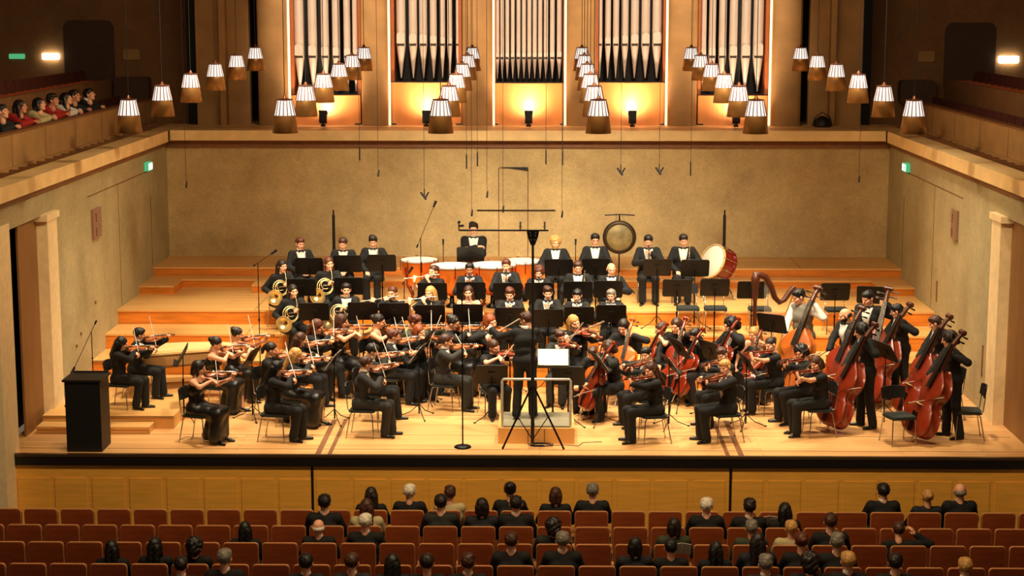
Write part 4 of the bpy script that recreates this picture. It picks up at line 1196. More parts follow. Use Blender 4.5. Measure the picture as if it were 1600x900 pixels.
for ci, xc in enumerate((-5.50, -3.41, -1.33, .77, 2.86, 4.95)):
    for ri in range(6):
        y = 23.5+2.1*ri; z = 4.885+.086*ri-.215
        zz = z
        t_lamp.inst(T(xc+.004*ri, y, zz), 'ribbed white glass pendant with copper skirt, %s line from left, %s' % (LINE[ci], ['nearest and largest', 'second nearest', 'third nearest', 'fourth nearest', 'fifth nearest', 'farthest and smallest'][ri]), 'pendant lamp', 'pendant lamps over the stage')

# ---------------------------------------------------------------- people and what they hold
def place(px, py, z0, kind, var, head, ymin=-9, ymax=99, k0=.94, klo=.87, khi=1.04):
    hl = skeleton(kind, var)['headM'].translation; R = RZ(head)
    hw = R @ hl; p = P(px, py, z=z0+hl.z*k0); Y = min(max(p.y-hw.y*k0, ymin), ymax)
    k = k0
    for _ in range(3):
        q = P(px, py, y=Y+hw.y*k); k = min(max((q.z-z0)/hl.z, klo), khi)
    q = P(px, py, y=Y+hw.y*k)
    return T(q.x-hw.x*k, Y, z0) @ R @ S(k)
INST = {'violin': (T_violin, 'violin'), 'viola': (T_viola, 'viola'), 'cello': (T_cello, 'cello'), 'cello2': (T_cello2, 'cello'), 'bass': (T_bass, 'double bass'), 'bass2': (T_bass2, 'double bass'),
        'clarinet': (T_clar, 'clarinet'), 'oboe': (T_oboe, 'oboe'), 'flute': (T_flute, 'flute'), 'bassoon': (T_bassoon, 'bassoon'), 'horn': (T_horn, 'french horn'), 'trumpet': (T_trumpet, 'trumpet')}
NAMEOF = {'violin': 'violinist', 'viola': 'violist', 'cello': 'cellist', 'cello2': 'cellist', 'bass': 'bassist', 'bass2': 'bassist', 'clarinet': 'clarinettist', 'oboe': 'oboist', 'flute': 'flautist',
          'bassoon': 'bassoonist', 'horn': 'horn player', 'trumpet': 'trumpeter', None: 'musician'}
def musician(px, py, z0, kind, inst, head, outfit, fem, hair, hc, s, var=0, skin=0, ymin=-9, ymax=99, chair=True, glasses=False, beard=False, role=None, **kw):
    M = place(px, py, z0, kind, var, head, ymin, ymax, **kw)
    lab = '%s, %s' % (role or NAMEOF[inst], s)
    root, j = person(kind, M, outfit, fem, hair, hc, skin, lab, 'musicians of the orchestra', var, glasses=glasses, beard=beard)
    stand = kind in ('bass', 'conductor', 'stand')
    if chair and not stand:
        T_chair.inst(M, 'chrome-legged black chair under the '+s, 'chair', 'chairs of the orchestra')
    if inst:
        t, cat = INST[inst]
        t.inst(M @ j['inst'], '%s held by the %s' % (cat, s), cat, cat.split()[-1]+'s held by the players')
    if 'bow' in j and inst:
        T_bow.inst(M @ j['bow'], '%s bow held by the %s' % (INST[inst][1], s), 'bow', 'bows in the players\' hands')
    return M, j

m = musician
# violins on the left
m(191, 553, .20, 'violin', 'violin', 78, 'top', True, 'long', 'black', 'woman with long dark hair nearest the black lectern', var=3, ymin=26.5)
m(218, 530, .20, 'violin', 'violin', 82, 'tux', False, 'short', 'black', 'dark-haired man behind the woman nearest the lectern', var=1, ymin=27.25)
m(311, 575, 0, 'violin', 'violin', 70, 'gown', True, 'bob', 'dark', 'woman in sleeveless gown at the front left', var=2, ymin=25.2)
m(338, 537, 0, 'violin', 'violin', 75, 'gown', True, 'bun', 'dark', 'woman with pinned-up hair behind the sleeveless-gown player', var=0, ymin=26.5)
m(371, 522, 0, 'violin', 'violin', 78, 'gown', True, 'updo', 'dark', 'woman with high topknot, deepest on the far left', var=1, ymin=27.35)
m(424, 546, 0, 'violin', 'violin', 72, 'longskirt', True, 'ponytail', 'dark', 'woman with dark ponytail left of the blond player', var=2, ymin=26.1)
m(433, 575, 0, 'violin', 'violin', 80, 'top', True, 'long', 'black', 'woman with straight black hair on the front-left chrome chair', var=3, ymin=25.3)
m(463, 555, 0, 'violin', 'violin', 76, 'longskirt', True, 'long', 'blond', 'blond woman beside the front-left chrome chair', var=0, ymin=25.75)
m(470, 530, 0, 'violin', 'violin', 74, 'top', True, 'long', 'brown', 'woman with long brown hair right behind the blond player', var=1)
m(496, 510, 0, 'violin', 'violin', 62, 'top', True, 'long', 'auburn', 'woman with loose auburn hair under the horn players', var=0, ymax=28.2)
m(534, 502, 0, 'violin', 'violin', 70, 'gown', True, 'bob', 'brown', 'woman with brown bob below the seated horn man', var=2, ymax=28.45)
m(572, 568, 0, 'violin', 'violin', 84, 'jacket', False, 'short', 'brown', 'man in charcoal jacket at the front left of centre', var=1, ymin=25.35)
m(582, 548, 0, 'violin', 'violin', 80, 'suit', False, 'short', 'black', 'dark-haired man next to the charcoal-jacket player', var=0, ymin=26.05)
m(592, 497, 0, 'violin', 'violin', 68, 'gown', True, 'bun', 'dark', 'woman with bare arms below the flute players', var=2, ymax=28.45)
m(614, 525, 0, 'violin', 'violin', 78, 'suit', False, 'short', 'auburn', 'auburn-haired man with upright bow left of centre', var=1)
m(648, 497, 0, 'violin', 'violin', 60, 'c:olive_jacket', False, 'tousled', 'auburn', 'man in olive jacket behind the ginger woman', var=0, ymax=28.45)
m(655, 518, 0, 'violin', 'violin', 25, 'tee', True, 'long', 'ginger', 'ginger woman facing front left of centre', var=1)
m(697, 533, 0, 'violin', 'violin', 76, 'jacket', True, 'ponytail', 'brown', 'woman with tied brown hair behind the round-base stand', var=2, ymin=26.6)
m(708, 503, 0, 'violin', 'violin', 62, 'longskirt', True, 'updo', 'dark', 'woman with glasses and dark bun left of the conductor', var=0, glasses=True, ymax=28.4)
m(767, 500, 0, 'violin', 'violin', 12, 'top', True, 'long', 'ginger', 'red-haired woman facing front beyond the conductor\'s arm', var=2, ymax=28.45)
m(772, 542, 0, 'viola', 'viola', 18, 'tee', True, 'ponytail', 'brown', 'woman behind the black stand left of the podium', var=0)
# violas and cellos, centre and right
m(875, 526, 0, 'viola', 'viola', -12, 'jacket', False, 'tousled', 'brown', 'bespectacled man behind the white conductor score', var=1, glasses=True)
m(897, 497, 0, 'viola', 'viola', -5, 'top', True, 'long', 'blond', 'blond woman facing front right of the conductor', var=2, ymax=28.4)
m(926, 552, 0, 'cellofwd', 'cello2', -20, 'top', False, 'short', 'brown', 'player leaning over the orange cello', var=1, ymin=27.3, klo=.84)
m(949, 545, 0, 'cello', 'cello', -70, 'top', True, 'curly', 'brown', 'curly-haired woman right of the podium', var=0)
m(974, 510, 0, 'cello', 'cello2', -22, 'top', True, 'bob', 'dark', 'dark-haired woman below the rightmost wind stand', var=2, ymax=28.2)
m(1032, 515, 0, 'cello', 'cello', -72, 'gown', True, 'updo', 'brown', 'bare-armed woman with pinned-up hair', var=1)
m(1057, 500, 0, 'cello', 'cello', -25, 'longskirt', True, 'long', 'brown', 'long-haired woman at the foot of the risers', var=0, ymax=28.3)
m(1010, 554, 0, 'viola', 'viola', -68, 'suit', False, 'short', 'black', 'dark-haired man looking down behind the front woman', var=2)
m(1016, 578, 0, 'viola', 'viola', -80, 'top', True, 'long', 'brown', 'long-haired woman on the front chair right of podium', var=1, ymin=25.3)
m(1086, 524, 0, 'cello', 'cello', -58, 'top', False, 'short', 'dark', 'dark-haired man amid the cellos', var=2)
m(1141, 503, 0, 'cello', 'cello', -62, 'tux', False, 'curly', 'black', 'curly black-haired man in white shirt front', var=1, ymax=28.3)
m(1178, 522, 0, 'cello', 'cello', -35, 'gown', True, 'long', 'blond', 'blond woman playing in front of the harp', var=0)
m(1204, 539, 0, 'viola', 'viola', -84, 'tee', True, 'bun', 'dark', 'woman in short sleeves with dark bun', var=1)
m(1129, 555, 0, 'viola', 'viola', -70, 'suit', False, 'tousled', 'brown', 'brown-haired man behind the blond viola player', var=0)
m(1133, 574, 0, 'viola', 'viola', -76, 'suit', False, 'short', 'blond', 'short-haired blond man on the front-right chrome chair', var=2, ymin=25.3)
m(1251, 551, 0, 'viola', 'viola', -72, 'suit', False, 'curly', 'black', 'bearded curly-haired man', var=0, beard=True, skin=1)
m(1275, 568, 0, 'viola', 'viola', -82, 'tee', True, 'bob', 'brown', 'woman with brown bob and heels at front right', var=1, ymin=25.4)
# woodwind, level one
W = dict(ymin=29.33, ymax=29.6)
m(458, 455, L1, 'horn', 'horn', 28, 'top', True, 'long', 'dark', 'woman with long dark hair, lowest of the horns', var=0, **W)
m(541, 453, L1, 'horn', 'horn', 5, 'suit', False, 'short', 'dark', 'man holding his horn bell to the front', var=1, **W)
m(613, 458, L1, 'flute', 'flute', 5, 'longskirt', True, 'bun', 'auburn', 'auburn-haired woman, leftmost of the flutes', var=0, **W)
m(672, 458, L1, 'flute', 'flute', 0, 'tee', True, 'long', 'blond', 'blond woman with flute in the lower wind row', var=1, **W)
m(732, 457, L1, 'wind', 'oboe', 0, 'gown', True, 'long', 'brown', 'woman with long hair over one shoulder', var=0, **W)
m(797, 460, L1, 'wind', 'oboe', 0, 'tux', False, 'tousled', 'auburn', 'auburn man in tuxedo left of the tall mast', var=1, **W)
m(856, 458, L1, 'wind', 'clarinet', 0, 'tux', False, 'tousled', 'brown', 'brown-haired man just right of the tall mast', var=2, **W)
m(902, 462, L1, 'wind', 'clarinet', -5, 'tux', False, 'short', 'black', 'black-haired man bent over in the lower wind row', var=1, **W)
m(955, 462, L1, 'wind', 'clarinet', -8, 'suit', False, 'short', 'grey', 'man at right end of the lower wind row', var=0, glasses=True, **W)
# level two
W = dict(ymin=30.35, ymax=30.6)
m(441, 416, L2, 'horn', 'horn', 32, 'top', True, 'long', 'dark', 'woman with wavy dark hair, leftmost horn', var=1, **W)
m(514, 412, L2, 'horn', 'horn', 22, 'top', True, 'long', 'auburn', 'woman with long red hair on the upper horn step', var=0, **W)
m(677, 424, L2, 'flute', 'flute', 0, 'tee', True, 'bun', 'brown', 'woman with raised bare arms by the timpani', var=2, skin=0, **W)
m(734, 421, L2, 'wind', 'clarinet', 0, 'tux', False, 'short', 'black', 'dark-skinned man in front of the timpanist', var=0, skin=2, **W)
m(791, 415, L2, 'wind', 'clarinet', 0, 'tux', False, 'short', 'auburn', 'tuxedo man before the right timpani', var=0, **W)
m(842, 426, L2, 'wind', 'clarinet', 0, 'tux', False, 'curly', 'auburn', 'curly auburn man beside the tall mast', var=1, **W)
m(903, 418, L2, 'trumpet', 'trumpet', 0, 'tux', False, 'short', 'brown', 'tuxedo man with glasses in the upper wind row', var=1, glasses=True, **W)
m(955, 421, L2, 'trumpet', 'trumpet', 5, 'tux', False, 'balding', 'brown', 'balding man under the gong', var=0, glasses=True, **W)
# level three, brass and percussion
W = dict(ymin=31.35, ymax=31.9)
m(469, 381, L3, 'lap', None, 25, 'tux', False, 'short', 'auburn', 'tailcoated man at left end of the back row', var=1, role='brass player', **W)
m(536, 381, L3, 'lap', None, 5, 'tux', False, 'short', 'brown', 'fair-skinned man second in the back row', var=0, role='brass player', **W)
m(583, 378, L3, 'trumpet', 'trumpet', 0, 'tux', False, 'tousled', 'dark', 'man looking down with legs visible, back row', var=2, **W)
m(740, 358, L3, 'folded', None, 0, 'tux', False, 'tousled', 'dark', 'man with folded arms behind the timpani', var=0, role='timpanist', ymin=32.7, ymax=32.7, khi=1.06)
m(868, 379, L3, 'lap', None, 0, 'tux', False, 'curly', 'blond', 'bearded blond man left of the gong', var=2, role='percussionist', beard=True, **W)
m(930, 375, L3, 'lap', None, 0, 'tux', False, 'short', 'black', 'man with glasses touching the gong edge', var=1, role='percussionist', glasses=True, **W)
m(1013, 377, L3, 'wind', 'clarinet', 0, 'tux', False, 'short', 'black', 'smiling man right of the gong', var=1, **W)
m(1068, 376, L3, 'trumpet', 'trumpet', -5, 'tux', False, 'short', 'dark', 'man at right end of the back row', var=1, **W)
# double basses, standing
B = dict(k0=.95, klo=.86, khi=1.05)
m(1248, 460, 0, 'bass', 'bass2', -55, 'vest', False, 'short', 'black', 'man in grey vest beside the harp', var=0, ymax=28.5, **B)
m(1320, 493, 0, 'bass', 'bass', -60, 'tux', False, 'balding', 'black', 'bearded balding man left in the bass group', var=1, beard=True, **B)
m(1356, 466, 0, 'bass', 'bass', -35, 'tux', False, 'short', 'black', 'man deepest in the bass group', var=0, ymax=28.45, **B)
m(1345, 518, 0, 'bass', 'bass', -84, 'suit', False, 'curly', 'black', 'man in dark suit with bright red bass', var=0, ymin=26.2, **B)
m(1401, 486, 0, 'bass', 'bass', -82, 'suit', False, 'short', 'black', 'man with glasses, middle of the basses', var=1, glasses=True, ymin=27.3, **B)
m(1461, 505, 0, 'bass', 'bass', -84, 'suit', False, 'short', 'brown', 'brown-haired man second from right', var=0, ymin=26.6, **B)
m(1482, 530, 0, 'bass', 'bass', -86, 'top', False, 'curly', 'dark', 'long-haired player at the far right', var=1, ymin=25.55, **B)

# conductor on the podium, back to the hall
pod = thing('podium', T(-.05, 25.62, 0), 'low wooden conductor podium with grey mat and steel rail', 'podium')
mb = MB(); mb.bbox(-.55, .55, -.5, .5, .0, .235); mb.bbox(-.56, -.50, -.51, .5, .0, .24); mb.bbox(.50, .56, -.51, .5, 0, .24); part('box', mb, M_tread, pod)
mb = MB(); mb.bbox(-.50, .50, -.44, .47, .235, .252); part('mat', mb, M_grey, pod)
mb = MB(); mb.tube([(-.50, -.44, .2), (-.50, -.44, .93), (-.485, -.44, .955), (.485, -.44, .955), (.50, -.44, .93), (.50, -.44, .2)], .019, 9); part('rail', mb, M_steel, pod)
mb = MB()
for x in (-.12, .12): mb.bbox(x-.006, x+.006, -.505, -.499, .02, .22)
part('joint', mb, M_brown, pod)
CM = place(822, 500, .25, 'conductor', 0, 172, 25.72, 25.72, .95)
cr, cj = person('conductor', CM, 'suit', False, 'tousled', 'brown', 0, 'conductor in black suit seen from behind on the podium, left arm outstretched', None, 0)
mb = MB(); mb.cyl(cj['baton'][0], cj['baton'][1], .003, .0016, 6); mb.cyl(cj['baton'][0], cj['baton'][0].lerp(cj['baton'][1], .12), .007, .005, 7)
one('baton', mb, M_paper, 'thin white baton in the conductor\'s right hand', 'baton', M=CM)
mb = MB(); q = (cj['wrL']-cj['elL']).normalized(); mb.cyl(cj['wrL']-q*.01, cj['wrL']+q*.065, .047, .044, 12); part('shirt_cuff', mb, M_shirt, cr)

# ---------------------------------------------------------------- music stands
def stand(px, py, Y, z0, head, label, **kw):
    p = P(px, py, y=Y); return music_stand(p.x, Y, z0, p.z-z0, head, label, **kw)
def stand_base(bx, by, zd, head, label, **kw):
    p = P(bx, by, z=0); return music_stand(p.x, p.y, 0, zd, head, label, **kw)
for px, py, tx in ((483, 416, 'before the leftmost back-row man'), (543, 412, 'before the second back-row man'), (597, 411, 'before the back-row man with visible legs'),
                   (873, 418, 'before the bearded blond percussionist'), (931, 417, 'before the man at the gong'), (1027, 418, 'right of the smiling back-row man'), (1086, 419, 'between back-row man and bass drum')):
    stand(px, py, 30.72, L2, 0, 'black music stand '+tx)
stand(735, 399, 31.7, L3, 0, 'black music stand between the timpani before the timpanist')
for px, py, tx in ((471, 449, 'under the leftmost horn woman'), (545, 447, 'under the red-haired horn woman'), (676, 455, 'behind the blond flute player'), (736, 454, 'behind the long-haired oboe woman'), (793, 455, 'behind the auburn tuxedo man'),
                   (843, 455, 'behind the mast, upper wind row'), (903, 453, 'behind the bent black-haired man'), (950, 452, 'behind the grey-haired man')):
    stand(px, py, 29.78, L1, 0, 'black music stand '+tx)
for px, py, tx in ((491, 487, 'leftmost of the lowest wind row'), (567, 486, 'right of the horn bell'), (616, 487, 'below the auburn flute woman'), (672, 490, 'below the blond flute player'), (731, 489, 'left of the red-haired violinist'), (797, 494, 'just left of the conductor head'),
                   (857, 497, 'just right of the conductor head'), (905, 493, 'second from right in the lowest wind row'), (955, 490, 'rightmost of the lowest wind row')):
    stand(px, py, 28.78, 0, 0, 'black music stand '+tx)
stand(1058, 450, 29.8, L1, 0, 'black music stand leftmost of three by the empty chairs'); stand(1117, 449, 29.8, L1, 0, 'black music stand in the middle of three by empty chairs'); stand(1175, 453, 29.5, L1, 0, 'black music stand behind the harp column')
stand(1305, 456, 29.6, L1, 0, 'black music stand before the empty chair right of the harp'); stand(1362, 461, 29.5, L1, -12, 'tilted black music stand behind the bass group')
stand(1206, 505, 27.9, 0, -35, 'black music stand below the harp')
stand_base(288, 655, 1.02, 100, 'black music stand seen edge-on between the left violinists', tilt=30)
stand_base(395, 655, .98, 80, 'black music stand hidden behind the left violin pair', tilt=30)
stand_base(523, 660, .98, 84, 'black music stand with white sheet, front left of centre', tilt=35, sheet='white sheet seen edge-on on the stand front left')
stand_base(655, 652, 1.02, 80, 'black music stand behind the charcoal-jacket player', tilt=35, sheet='white sheet on the stand behind the charcoal-jacket player')
stand_base(668, 630, 1.05, 78, 'second music stand left of the tied-hair woman', tilt=30)
stand(768, 585, 26.55, 0, 5, 'broad black music stand left of the podium seen from behind')
stand(888, 587, 26.3, 0, -8, 'dark music stand right of the podium seen from behind')
stand_base(935, 662, .98, -75, 'black music stand with white page right of podium', tilt=35, sheet='white page on the stand right of the podium')
stand_base(1045, 668, 1.0, -78, 'black music stand with white page behind the front viola woman', tilt=35, sheet='white page on the stand behind the front viola woman')
stand(1110, 548, 26.9, 0, -60, 'black music stand in the middle of the right strings')
stand_base(1165, 668, 1.0, -80, 'black music stand between the front-right viola players', tilt=30)
stand_base(1381, 652, 1.05, -70, 'tall black music stand between the double basses', tilt=30)
stand_base(1060, 640, 1.0, -70, 'music stand amid the violas', tilt=30)
stand_base(600, 610, 1.05, 75, 'music stand amid the rear violins', tilt=30)
stand_base(500, 600, 1.05, 72, 'music stand beyond the blond violinist', tilt=30)
# conductor's desk with the open white score
c = thing('conductor_stand', T(P(864, 560, y=26.35).x, 26.35, 0) @ RZ(0), 'conductor music stand carrying a big white open score', 'music stand')
zc = P(864, 560, y=26.35).z
mb = MB(); mb.box((0, 0, 0), (.50, .014, .36)); mb.box((0, -.03, -.175), (.50, .06, .012)); part('desk', mb, M_desk, c, M=T(0, 0, zc) @ RX(-48))
mb = MB(); mb.cyl((0, 0, .05), (0, 0, zc), .014, n=9); part('pole', mb, M_blackmetal, c)
for a in (90, 210, 330):
    mb = MB(); cx, cy = math.cos(rad(a)), math.sin(rad(a)); mb.tube([(cx*.015, cy*.015, .2), (cx*.14, cy*.14, .085), (cx*.31, cy*.31, .012)], .008, 6); part('leg', mb, M_blackmetal, c)
mb = MB(); mb.box((-.115, -.014, 0), (.225, .012, .32)); mb.box((.115, -.014, 0), (.225, .012, .32)); one('score', mb, M_paper, 'open white orchestral score on the conductor stand', 'sheet music', M=T(P(864, 560, y=26.35).x, 26.35, zc) @ RX(-48))

# ---------------------------------------------------------------- empty chairs
for px, py, z0, yy, hd, tx in ((1075, 470, L2, 30.35, 0, 'on the riser behind the cellos, left one'), (1118, 471, L2, 30.35, 0, 'on the riser behind the cellos, middle one'), (1187, 474, L2, 30.3, 0, 'on the riser behind the harp'),
                               (1307, 478, L2, 30.25, 0, 'on the riser right of the harp'), (1405, 648, 0, None, 15, 'in front of the double basses'), (1512, 640, 0, None, -95, 'at the right edge by the doorway'), (1478, 612, 0, None, -60, 'behind the rightmost bass player')):
    p = P(px, py, z=z0+.43); 
    if yy: p = P(px, py, y=yy)
    T_chair.inst(T(p.x, yy or p.y, z0) @ RZ(hd) @ S(.95), 'empty black-cushioned chair '+tx, 'chair', 'empty orchestra chairs')
p = P(1478, 612, z=.43)
mb = MB(); v, f = sdf_mesh([('c', (-.14, 0, .16), (.14, 0, .16), .13, .13), ('c', (-.12, 0, .34), (.12, 0, .34), .11, .11), ('c', (0, -.09, .15), (0, -.1, .26), .08, .07)], .02, .04, None, .006, 25)
mb.add([tuple(a) for a in v], [tuple(a) for a in f], True); mb.tube([(-.06, 0, .44), (-.04, 0, .50), (.04, 0, .50), (.06, 0, .44)], .012, 6)
one('rucksack', mb, M_cloth, 'black rucksack on the chair behind the rightmost bass player', 'bag', M=T(p.x, p.y, .435) @ RZ(-60))
# bag behind the lectern
p = P(85, 645, z=0.05); mb = MB(); v, f = sdf_mesh([('c', (-.2, 0, .14), (.2, 0, .14), .13, .13), ('c', (-.18, 0, .2), (.2, .02, .2), .1, .1)], .025, .05, [(0, 0, -1, 0)], .01, 18)
mb.add([tuple(a) for a in v], [tuple(a) for a in f], True); mb.tube([(-.14, 0, .28), (-.08, 0, .44), (.08, 0, .44), (.14, 0, .28)], .014, 6)
one('holdall', mb, M_cloth, 'black holdall with handles on the floor behind the lectern', 'bag', M=T(-7.2, p.y, 0) @ RZ(70))

# ---------------------------------------------------------------- lectern, keyboard
a = P(105, 706, z=0); b = P(160, 706, z=0)
le = thing('lectern', T((a.x+b.x)/2, a.y+.26, 0), 'tall black box-shaped lectern at the left stage edge', 'lectern')
w = (b.x-a.x)/2
mb = MB(); mb.bbox(-w, w, -.26, .26, 0, 1.03); part('body', mb, M_black, le)
mb = MB(); mb.bbox(-w-.03, w+.03, -.29, .29, 1.03, 1.06); mb.bbox(-w, w, .26, .28, 1.06, 1.08); part('top', mb, M_black, le)
hp = P(297, 555, z=.85)
kb = thing('harpsichord', T(-5.95, 28.15, 0) @ RZ(24), 'pale wooden keyboard instrument with closed lid behind the left violins', 'harpsichord')
out = [(-.75, -.40), (.62, -.40), (.95, -.28), (1.0, -.05), (.75, .15), (.2, .32), (-.75, .42)]
mb = MB(); mb.prism(out, .58, .80); part('case', mb, M_panel, kb)
mb = MB(); mb.prism([(x*1.03, y*1.04) for x, y in out], .80, .835); mb.prism([(x*.9, y*.9) for x, y in out], .835, .85); part('lid', mb, M_trimw, kb)
for x, y in ((-.62, -.3), (-.62, .3), (.75, -.2), (.4, .15)):
    mb = MB(); mb.cyl((x, y, 0), (x, y, .58), .03, .045, 8); part('leg', mb, M_trimw, kb)
mb = MB(); mb.bbox(-.60, .55, -.42, -.40, .62, .76); part('front_rail', mb, M_column, kb)

# ---------------------------------------------------------------- percussion
def timpano(px, py, Y, r, label):
    p = P(px, py, y=Y); h = p.z-L3
    t = thing('timpano', T(p.x, Y, L3), label, 'timpani', 'timpani on the riser')
    mb = MB(); mb.lathe([(r*.12, h-.56), (r*.35, h-.54), (r*.68, h-.44), (r*.9, h-.28), (r*.98, h-.1), (r*.98, h-.03)], 28, None, True); part('bowl', mb, M_copper, t)
    mb = MB(); mb.lathe([(r*.99, h-.03), (r*1.04, h-.03), (r*1.045, h-.005), (r*1.02, h+.002), (r*.98, h-.006)], 32, None, False, False); part('rim', mb, M_steel, t)
    mb = MB(); mb.lathe([(0, h), (r*.6, h), (r*1.0, h-.004), (r*1.0, h-.02)], 32, None, False, False); part('drumhead', mb, M_white, t)
    mb = MB()
    for i in range(8):
        a = 2*PI*i/8+.2; mb.cyl((r*1.06*math.cos(a), r*1.06*math.sin(a), h), (r*1.03*math.cos(a), r*1.03*math.sin(a), h-.2), .009, n=6); mb.cyl((r*1.05*math.cos(a)-.03*math.sin(a), r*1.05*math.sin(a)+.03*math.cos(a), h+.015), (r*1.05*math.cos(a)+.03*math.sin(a), r*1.05*math.sin(a)-.03*math.cos(a), h+.015), .006, n=5)
    part('tension_rods', mb, M_darkred, t)
    for i in range(4):
        a = PI/4+i*PI/2; mb = MB(); mb.tube([(r*1.0*math.cos(a), r*1.0*math.sin(a), h-.12), (r*.9*math.cos(a), r*.9*math.sin(a), h-.45), (r*.5*math.cos(a), r*.5*math.sin(a), .10), (r*.72*math.cos(a), r*.72*math.sin(a), .012)], .018, 7); part('leg', mb, M_darkred, t)
    mb = MB(); mb.lathe([(r*.3, 0.0), (r*.3, .03), (r*.12, .08), (r*.1, h-.55)], 14); part('base', mb, M_blackmetal, t)
timpano(655, 405, 31.95, .33, 'leftmost copper timpano with dark red frame')
timpano(706, 414, 31.25, .37, 'second copper timpano from the left')
timpano(770, 413, 31.25, .40, 'third copper timpano from the left')
timpano(815, 407, 31.95, .36, 'rightmost copper timpano beside the tall mast')
# gong on its frame
p = P(968, 371, y=32.75); gz = p.z-L3
g = thing('gong', T(p.x, 32.75, L3), 'large round bronze gong hanging on a black frame in the back row', 'gong')
M_ = T(0, 0, gz) @ RX(90)
mb = MB(); mb.lathe([(0, .022), (.10, .026), (.24, .014), (.25, .0)], 40, M_, True, False); mb.lathe([(0, -.005), (.25, -.005)], 40, M_, True, False); part('face', mb, M_bronze, g)
mb = MB(); mb.lathe([(.24, .012), (.26, .016), (.305, .006), (.315, -.01), (.315, -.06), (.30, -.06), (.30, -.012), (.24, -.006)], 44, M_, True, False); part('rim', mb, M_bronzedark, g)
mb = MB(); mb.tube([(-.28, .03, gz+.415), (0, .03, gz+.43), (.28, .03, gz+.415)], .012, 7); mb.cyl((0, .03, gz+.42), (0, .03, 0.05), .012, n=7) if False else None
mb.cyl((0, .09, .05), (0, .09, gz+.42), .014, n=7); mb.cyl((0, .09, gz+.42), (0, .03, gz+.42), .012, n=7)
for s in (-1, 1): mb.tube([(0, .09, .30), (s*.3, .0, .01)], .011, 6); mb.tube([(0, .09, .3), (s*.28, .3, .01)], .011, 6)
part('frame', mb, M_blackmetal, g)
mb = MB()
for s in (-1, 1): mb.cyl((s*.05, .03, gz+.42), (s*.09, .01, gz+.29), .003, n=5)
part('cords', mb, M_black, g)
# bass drum
p = P(1122, 412, y=32.3); q = V((-.80, -.52, .42)).to_track_quat('Z', 'X').to_matrix().to_4x4()
bd = thing('bass_drum', T(p.x, 32.3, L3), 'dark red bass drum tilted on its stand with white head', 'bass drum')
bz = p.z-L3; Mq = T(0, 0, bz) @ q
mb = MB(); mb.lathe([(.31, -.17), (.31, .15)], 36, Mq, True, False); part('shell', mb, M_darkred, bd)
mb = MB(); mb.lathe([(0, .165), (.30, .160), (.31, .15)], 36, Mq, True, False); part('drumhead', mb, M_white, bd)
mb = MB(); mb.lathe([(0, -.185), (.30, -.18), (.31, -.17)], 36, Mq, True, False); part('drumhead', mb, M_white, bd)
for z in (.13, -.17):
    mb = MB(); mb.lathe([(.312, z), (.33, z), (.33, z+.04), (.312, z+.04)], 36, Mq, False, False); part('hoop', mb, M_darkred if z < 0 else M_trimw, bd)
mb = MB()
for i in range(10):
    a = 2*PI*i/10; mb.cyl(Mq @ V((.335*math.cos(a), .335*math.sin(a), -.19)), Mq @ V((.335*math.cos(a), .335*math.sin(a), .18)), .006, n=6); mb.sph(tuple(Mq @ V((.325*math.cos(a), .325*math.sin(a), 0))), .016, 6, 4)
part('lugs', mb, M_chrome, bd)
mb = MB()
for sx in (-1, 1):
    mb.tube([(sx*.3, -.2, .01), (sx*.12, 0, bz-.30), (sx*.3, .2, .01)], .016, 6)
mb.cyl((-.28, 0, bz-.24), (.28, 0, bz-.24), .016, n=7); mb.cyl((-.12, 0, bz-.30), (-.20, 0, bz-.2), .014, n=6); mb.cyl((.12, 0, bz-.30), (.2, 0, bz-.2), .014, n=6)
part('stand', mb, M_chrome, bd)

# harp
p = P(1179, 500, y=28.62)
hz = 1.06
h = thing('harp', T(p.x, 28.62, 0) @ RZ(12) @ S(hz), 'concert harp with dark carved neck and golden soundboard', 'harp')
mb = MB(); mb.lathe([(.075, .10), (.05, .16), (.036, .25), (.032, 1.45), (.05, 1.55), (.045, 1.62), (.06, 1.72), (.07, 1.80), (.05, 1.88), (.0, 1.90)], 14, None, True); part('column', mb, M_harpdark, h)
mb = MB(); mb.tube([(-.03, 0, 1.86), (.06, 0, 1.87), (.16, 0, 1.83), (.25, 0, 1.68), (.32, 0, 1.50), (.40, 0, 1.42), (.48, 0, 1.46), (.56, 0, 1.58), (.64, 0, 1.66)], [.05, .055, .055, .05, .045, .042, .042, .045, .04], 10); part('neck', mb, M_harpdark, h)
mb = MB()
v = []
for t_ in range(7):
    k = t_/6; x = .14+.54*k; z = .12+1.50*k; w = .15-.09*k; d = .11-.06*k
    v += [(x-.012, -w, z), (x-.012, w, z), (x+d, w*.8, z-.05), (x+d*1.3, 0, z-.06), (x+d, -w*.8, z-.05)]
f = [(i*5+a, i*5+(a+1) % 5, (i+1)*5+(a+1) % 5, (i+1)*5+a) for i in range(6) for a in range(5)]+[(0, 4, 3, 2, 1), (30, 31, 32, 33, 34)]
mb.add(v, f); part('soundbox', mb, M_harp, h)
mb = MB()
for i in range(28):
    k = i/27; x0 = .17+.47*k; z0_ = .20+1.33*k; x1 = x0-.02+.0*k
    pts = [(-.03, 1.86), (.06, 1.87), (.16, 1.83), (.25, 1.68), (.32, 1.50), (.40, 1.42), (.48, 1.46), (.56, 1.58), (.64, 1.66)]
    zt_ = 1.7
    for (xa, za), (xb, zb) in zip(pts, pts[1:]):
        if xa <= x1 <= xb: zt_ = za+(zb-za)*(x1-xa)/(xb-xa)
    mb.cyl((x0, 0, z0_), (x1, 0, zt_), .0014, n=4, caps=False)
part('strings', mb, M_paper, h)
mb = MB(); mb.prism([(-.12, -.17), (.34, -.20), (.34, .20), (-.12, .17)], 0.0, .12); part('base', mb, M_harpdark, h)

